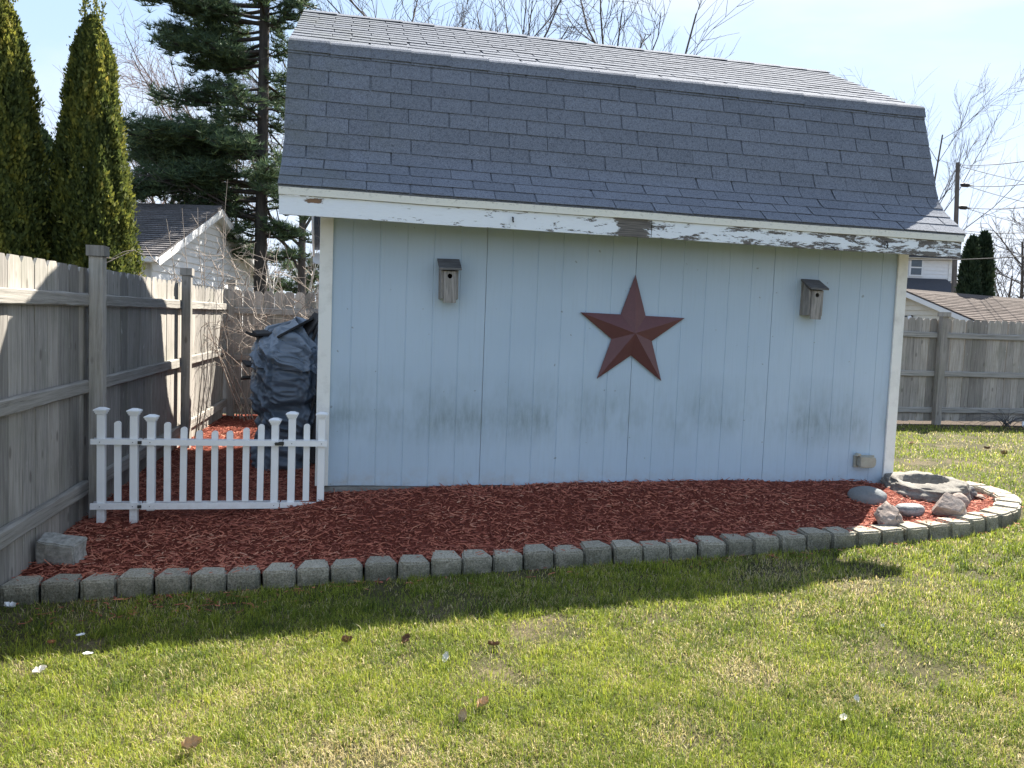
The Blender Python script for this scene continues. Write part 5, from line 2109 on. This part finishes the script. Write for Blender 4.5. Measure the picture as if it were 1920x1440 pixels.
for k in range(34):
    BG3.append((rb.uniform(.4, 3.6), math.cos(k * 2.4 + 1), rb.uniform(.8, 1.7), rb.uniform(.0, .15), math.sin(k * 2.4 + 1), 10))
pine(560, 27, 5.2, 53, 'low bushy pine showing between the pine trunk and the shed corner', BG3, 'young_pine_tree', .20, 15, .07)

# ----------------------------------------------------------------- NEIGHBOURS
MAT['house_siding'] = m_simple('white_vinyl_siding', (0.74, 0.74, 0.74), 0.6, 0.3, 3, 0.05, 0.05)
MAT['cream_siding'] = m_simple('cream_vinyl_siding', (0.62, 0.585, 0.51), 0.6, 0.3, 3, 0.06, 0.05)
MAT['grey_roof'] = m_simple('dark_grey_roof_shingle', (0.105, 0.098, 0.098), 0.9, 0.25, 22, 0.4, 0.5, (1, 1, 1), 0.01)
MAT['brown_roof'] = m_simple('tan_brown_roof_shingle', (0.10, 0.085, 0.077), 0.95, 0.08, 22, 0.35, 0.5, (1, 1, 1), 0.01)
MAT['slate_roof'] = m_simple('slate_blue_roof_shingle', (0.055, 0.058, 0.068), 0.9, 0.25, 22, 0.3, 0.5, (1, 1, 1), 0.01)
MAT['glass'] = m_simple('dark_window_glass', (0.05, 0.07, 0.09), 0.08, 0.6, 3, 0.2, 0.0)


MAT['grey_courses'] = m_simple('dark_grey_roof_tabs', (0.125, 0.118, 0.118), 0.95, 0.1, 22, 0.4, 0.5, (1, 1, 1), 0.01, .5)
MAT['brown_courses'] = m_simple('tan_brown_roof_tabs', (0.115, 0.097, 0.088), 0.95, 0.08, 22, 0.35, 0.5, (1, 1, 1), 0.01, .5)


def gable_house(name, label, peak, wdir, ldir, half, zeave, zpeak, length, zg, mats, course, seed, over=.28, board=.13):
    """peak: xy of the near gable's centre line; wdir: across the gable; ldir: along the ridge"""
    msid, mroof, mtrim = mats
    W = Vector((wdir[0], wdir[1], 0)).normalized()
    Ld = Vector((ldir[0], ldir[1], 0)).normalized()
    B = Vector((peak[0], peak[1], zg))
    t = empty(name, B, label, 'garage', 'neighbouring buildings')
    Mx = Matrix(((W.x, Ld.x, 0, 0), (W.y, Ld.y, 0, 0), (0, 0, 1, 0), (0, 0, 0, 1)))   # x across, y along the ridge, z up
    t.matrix_world = Matrix.Translation(B) @ Mx
    ze, zp = zeave - zg, zpeak - zg
    sl = (zp - ze) / half
    # walls
    obj('wall', prism_mesh('wall', [(-half + .05, 0), (half - .05, 0), (half - .05, ze), (0, zp - .05 * sl - .03), (-half + .05, ze)], 'y', .03, length, msid), None, t)
    # lapped siding boards on the gable
    z = 0.0
    while z < zp - .08:
        def hw(zz):
            return half if zz <= ze else max(0.02, (zp - zz) / sl)
        z1 = min(z + board, zp - .03)
        b = bmesh.new()
        p = [(-hw(z), z), (hw(z), z), (hw(z1), z1), (-hw(z1), z1)]
        f0 = [b.verts.new((q[0], -.034 if i < 2 else -.002, q[1])) for i, q in enumerate(p)]
        f1 = [b.verts.new((q[0], .028, q[1])) for q in p]
        b.faces.new(f0)
        for i in range(4):
            b.faces.new((f0[i], f1[i], f1[(i + 1) % 4], f0[(i + 1) % 4]))
        bmesh.ops.recalc_face_normals(b, faces=b.faces[:])
        obj('siding_board', b, msid, t)
        z += board
    # roof planes with real courses
    for s in (-1, 1):
        b = bmesh.new()
        e = (s * (half + over), ze - over * sl)
        r0 = (0, zp)
        nrm = Vector((s * sl, 1)).normalized()
        P = [(e[0], e[1]), (r0[0], r0[1])]
        q = [(P[0][0], P[0][1]), (P[1][0], P[1][1]), (P[1][0] + nrm.x * .04, P[1][1] + nrm.y * .04 + .02), (P[0][0] + nrm.x * .04, P[0][1] + nrm.y * .04)]
        bm_prism(b, q, 'y', -over, length + over)
        slab = obj('roof', b, mroof, t)
        b = bmesh.new()
        L_ = math.hypot(e[0], zp - e[1])
        n = int(L_ / course)
        rr3 = random.Random(seed + s)
        ax = Vector((r0[0] - e[0], r0[1] - e[1])).normalized()
        tones = []
        for k in range(n):
            ck_ = rr3.uniform(.25, .75)
            p0 = Vector(e) + ax * (k * course) + nrm * .070
            p1 = Vector(e) + ax * (min(L_, (k + 1) * course + .03)) + nrm * .043
            p2 = p0 - nrm * .018
            x0 = -over - .01
            while x0 < length + over:
                x1 = min(x0 + rr3.uniform(.28, .36), length + over + .01)
                j = rr3.uniform(-.003, .003)
                v = [b.verts.new((pp.x, yy, pp.y + j)) for yy in (x0 + .004, x1 - .004) for pp in (p0, p1, p2)]
                b.faces.new((v[0], v[1], v[4], v[3]))
                b.faces.new((v[2], v[0], v[3], v[5]))
                tk_ = min(1, max(0, ck_ + rr3.uniform(-.2, .2)))
                tones += [tk_, tk_, tk_] * 2
                x0 = x1
        bmesh.ops.recalc_face_normals(b, faces=b.faces[:])
        oc_ = obj('shingle_courses', b, MAT['grey_courses'] if mroof is MAT['grey_roof'] else MAT['brown_courses'], slab)
        at_ = oc_.data.attributes.new('tone', 'FLOAT', 'POINT')
        at_.data.foreach_set('value', tones)
        tag(oc_, kind='stuff')
        # rake fascia + soffit at the near gable
        b = bmesh.new()
        q2 = [(P[0][0], P[0][1] - .002), (P[1][0], P[1][1] - .002), (P[1][0], P[1][1] - .19), (P[0][0], P[0][1] - .19 + .02)]
        bm_prism(b, q2, 'y', -over - .025, -over - .002)
        obj('rake_board', b, mtrim, t)
        b = bmesh.new()
        q3 = [(P[0][0] * .99, P[0][1] - .02), (P[1][0], P[1][1] - .03), (P[1][0], P[1][1] - .05), (P[0][0] * .99, P[0][1] - .045)]
        bm_prism(b, q3, 'y', -over, -.02)
        obj('soffit', b, mtrim, t)
        # gutter along the eave
        b = bmesh.new()
        gx = e[0]
        bm_prism(b, [(gx, e[1] + .02), (gx + s * .11, e[1] + .02), (gx + s * .10, e[1] - .09), (gx + s * .02, e[1] - .11), (gx, e[1] - .11)], 'y', -over, length + over)
        obj('gutter', b, mtrim, t)
    b = bmesh.new()
    bm_prism(b, [(-.16, zp + .06 - .16 * sl), (0, zp + .09), (.16, zp + .06 - .16 * sl), (.16, zp + .045 - .16 * sl), (0, zp + .07), (-.16, zp + .045 - .16 * sl)], 'y', -over - .01, length + over)
    obj('ridge_vent', b, mroof, t)
    return t


zn = 16.0
pk = at(415, 385, zn * 1.23)
ev = at(288, 492, zn)
rdir = np.array([math.cos(YAW), -math.sin(YAW)])
fdir = np.array([math.sin(YAW), math.cos(YAW)])
ga = math.radians(-4)
rd2 = np.array([rdir[0] * math.cos(ga) - rdir[1] * math.sin(ga), rdir[0] * math.sin(ga) + rdir[1] * math.cos(ga)])
gable_house('garage', 'white sided garage with a dark grey gable roof beyond the left fence', (pk[0] - rdir[0] * .28, pk[1] - rdir[1] * .28), (-fdir[0], -fdir[1]), (-rd2[0], -rd2[1]),
            2.95, float(ev[2]) + .28, float(pk[2]) - .10, 7.5, -.4, (MAT['house_siding'], MAT['grey_roof'], MAT['house_siding']), .14, 1, .30, .165)

# brown roofed garage on the right
A = at(1694, 541, 30)
zA = float(A[2])
Ev = at(1796, 612, 26.2)
zE = float(Ev[2])
B2 = at(1950, 563, 33.7)
rv = (B2 - A)[:2]
rv /= np.linalg.norm(rv)
wv = (Ev - A)[:2]
wv -= rv * (wv @ rv)
hw_ = np.linalg.norm(wv)
wv /= hw_
br = gable_house('garage', 'cream sided garage with a long tan brown roof beyond the back fence', (A[0] + rv[0] * .3, A[1] + rv[1] * .3), wv, rv,
                 hw_ - .3, zE + .3 * (zA - zE) / hw_, zA - .09, 13.0, -.6, (MAT['cream_siding'], MAT['brown_roof'], MAT['house_siding']), .20, 2, .30, .19)
# flood lamp under the gable peak
lp_ = obj('flood_lamp', box_mesh('flood_lamp', .10, .24, -.10, -.02, 0, .10, MAT['black_metal'], .02), None, br, (0.05, 0, zA + .6 - 1.12))
for dx_ in (.06, .24):
    b = bmesh.new()
    bmesh.ops.create_cone(b, segments=10, radius1=.055, radius2=.08, depth=.14, cap_ends=True)
    bmesh.ops.rotate(b, verts=b.verts, matrix=Matrix.Rotation(math.radians(65), 3, 'X'))
    obj('lamp_head', b, MAT['scrap'] if dx_ > .1 else MAT['black_metal'], lp_, (dx_, -.16, -.02))


# white two storey house far right
def far_house():
    zg = -.6
    d = 45.0
    p0 = at(1660, 600, d)
    p1 = at(1776, 600, d)
    W = Vector((rdir[0], rdir[1], 0))
    Fd = Vector((fdir[0], fdir[1], 0))
    right = Vector((p1[0], p1[1], zg))
    ztop = float(at(1776, 487, d)[2]) - zg
    t = empty('house', right, 'white two storey house with a dark porch roof behind the brown roofed garage', 'house', 'neighbouring buildings')
    t.matrix_world = Matrix.Translation(right) @ Matrix(((W.x, Fd.x, 0, 0), (W.y, Fd.y, 0, 0), (0, 0, 1, 0), (0, 0, 0, 1)))
    K2 = d / FPX
    obj('wall', box_mesh('wall', -8, 0, .04, 7, 0, ztop, MAT['house_siding']), None, t)
    zz = ztop - 3.2
    k = 0
    while zz < ztop:
        b = bmesh.new()
        z1 = min(zz + .21, ztop)
        for xa, xb in ((-8, 0.0),):
            v = [b.verts.new(p) for p in ((xa, -.025, zz), (xb, -.025, zz), (xb, .0, z1), (xa, .0, z1), (xa, .04, zz), (xb, .04, zz), (xb, .04, z1), (xa, .04, z1))]
            for f in ((0, 1, 2, 3), (4, 5, 1, 0), (1, 5, 6, 2), (0, 3, 7, 4), (3, 2, 6, 7)):
                b.faces.new([v[i] for i in f])
        bmesh.ops.recalc_face_normals(b, faces=b.faces[:])
        obj('siding_board', b, MAT['house_siding'], t)
        zz += .21
    # window
    wx, wz = (1710 - 1776) * K2, float(at(1710, 502, d)[2]) - zg
    wf = obj('window', box_mesh('window', -.42, .42, -.07, -.027, -.52, .52, MAT['house_siding'], .01), None, t, (wx, 0, wz))
    for zc in (-.23, .23):
        obj('pane', box_mesh('pane', -.30, .30, -.085, -.072, zc - .19, zc + .19, MAT['glass']), None, wf)
    obj('corner_board', box_mesh('corner_board', -.16, .03, -.05, -.027, 0, ztop, MAT['trim']), None, t)
    obj('side_wing', box_mesh('side_wing', .02, .95, 1.2, 6.5, 0, ztop - .3, MAT['cream_siding']), None, t)
    b = bmesh.new()
    bm_prism(b, [(-8.5, ztop), (.5, ztop), (.5, ztop + .18), (-4, ztop + 1.5), (-8.5, ztop + .18)], 'y', -.45, 7.4)
    obj('roof', b, MAT['slate_roof'], t)
    obj('soffit', box_mesh('soffit', -8.5, .5, -.44, .0, ztop - .03, ztop - .002, MAT['cream_siding']), None, t)
    # porch roof
    z0 = float(at(1745, 551, d)[2]) - zg
    z1 = float(at(1745, 523, d)[2]) - zg
    b = bmesh.new()
    bm_prism(b, [(-1.9, z0 - .1), (-1.9, z0), (-.03, z1), (-.03, z0 - .1)], 'x', -8.2, -.25)
    obj('porch_roof', b, MAT['slate_roof'], t)
    b = bmesh.new()
    bm_prism(b, [(-1.9, z0 - .1), (-1.9, z0), (-.03, z1 - .1), (-.03, z0 - .1)], 'x', -.25, 1.1)
    obj('porch_roof', b, MAT['grey_roof'], t)


far_house()


# utility pole and its lines
def utility_pole():
    d = 40.0
    bs = ground_at(1792, d, -.4)
    t = empty('utility_pole', bs, 'tall wooden utility pole with grey line insulators beside the bare tree', 'utility pole')
    B = Vector(bs)

    def loc(px, py, dd=d):
        return Vector([float(q) for q in at(px, py, dd)]) - B
    top = loc(1796, 305)
    m = m_simple('grey_pole_wood', (.12, .105, .095), .9, .2, 4, .35, .4, (6, 6, .6))
    tube_obj('pole', [([Vector((0, 0, -.5)), top * .5, top], [.15, .125, .10])], 10, m, t)
    for px, py in ((1809, 347), (1805, 389)):
        c = loc(px, py)
        dv = Vector((rdir[0], rdir[1], -.06))
        b = bmesh.new()
        P = [c - dv * .22, c - dv * .1, c + dv * .18, c + dv * .26, c + dv * .42]
        V, F, T = tubes([(P, [.05, .11, .10, .04, .03])], 10)
        obj('insulator', np_mesh('insulator', V, F, MAT['dark_iron'], T, True), None, t)
    V, F, T = tubes([([loc(1796, 311), loc(1800, 312), loc(1802, 306)], [.025, .025, .02])], 6)
    obj('bracket', np_mesh('bracket', V, F, MAT['dark_iron'], T), None, t)
    for (a, b_, db) in (((1801, 309), (2000, 288), 26), ((1802, 312), (2000, 352), 52), ((1818, 348), (2000, 332), 26), ((1818, 350), (2000, 392), 52),
                        ((1813, 389), (2000, 378), 26), ((1813, 391), (2000, 432), 52), ((1797, 431), (2000, 430), 28), ((1797, 434), (2000, 452), 52)):
        p, q_ = loc(*a), loc(*b_, db)
        P = [p.lerp(q_, k / 10) - Vector((0, 0, .5 * (k / 10) * (1 - k / 10) * 1.2)) for k in range(11)]
        V, F, T = tubes([(P, [.016 * (1 + .02 * k) for k in range(11)])], 4)
        obj('wire', np_mesh('wire', V, F, MAT['dark_iron'], T), None, t)


utility_pole()
pw = [at(1690, 487, 20), at(1740, 487.5, 18.5), at(1800, 487, 17), at(1870, 484, 15.5), at(1960, 478, 14)]
sl_ = tube_obj('service_line', [([p.tolist() for p in pw], [.011] * 5)], 5, MAT['dark_iron'])
tag(sl_, 'thin service wire running from behind the shed corner to the right edge', 'wire')


# dead ornamental plant by the back fence
def dead_plant():
    t = empty('dead_plant', (11.22, 5.25, -.08), 'dead arching dark stemmed plant in front of the back fence', 'plant')
    r = random.Random(12)
    P = []
    for k in range(30):
        a = r.uniform(0, 2 * PI)
        ln = r.uniform(.5, 1.0)
        q = Vector((r.uniform(-.06, .06), r.uniform(-.05, .05), 0))
        d = Vector((math.cos(a) * .55, math.sin(a) * .3, 1)).normalized()
        pts = [q.copy()]
        for i in range(8):
            d = (d + Vector((math.cos(a) * .17, math.sin(a) * .10, -.22 + r.uniform(-.08, .05)))).normalized()
            q = q + d * ln / 8
            q.z = max(q.z, .01)
            pts.append(q.copy())
        P.append((pts, [.0055 * (1 - .7 * i / 8) for i in range(9)]))
    tube_obj('stems', P, 4, m_simple('dead_dark_stem', (.10, .095, .095), .9), t)


dead_plant()
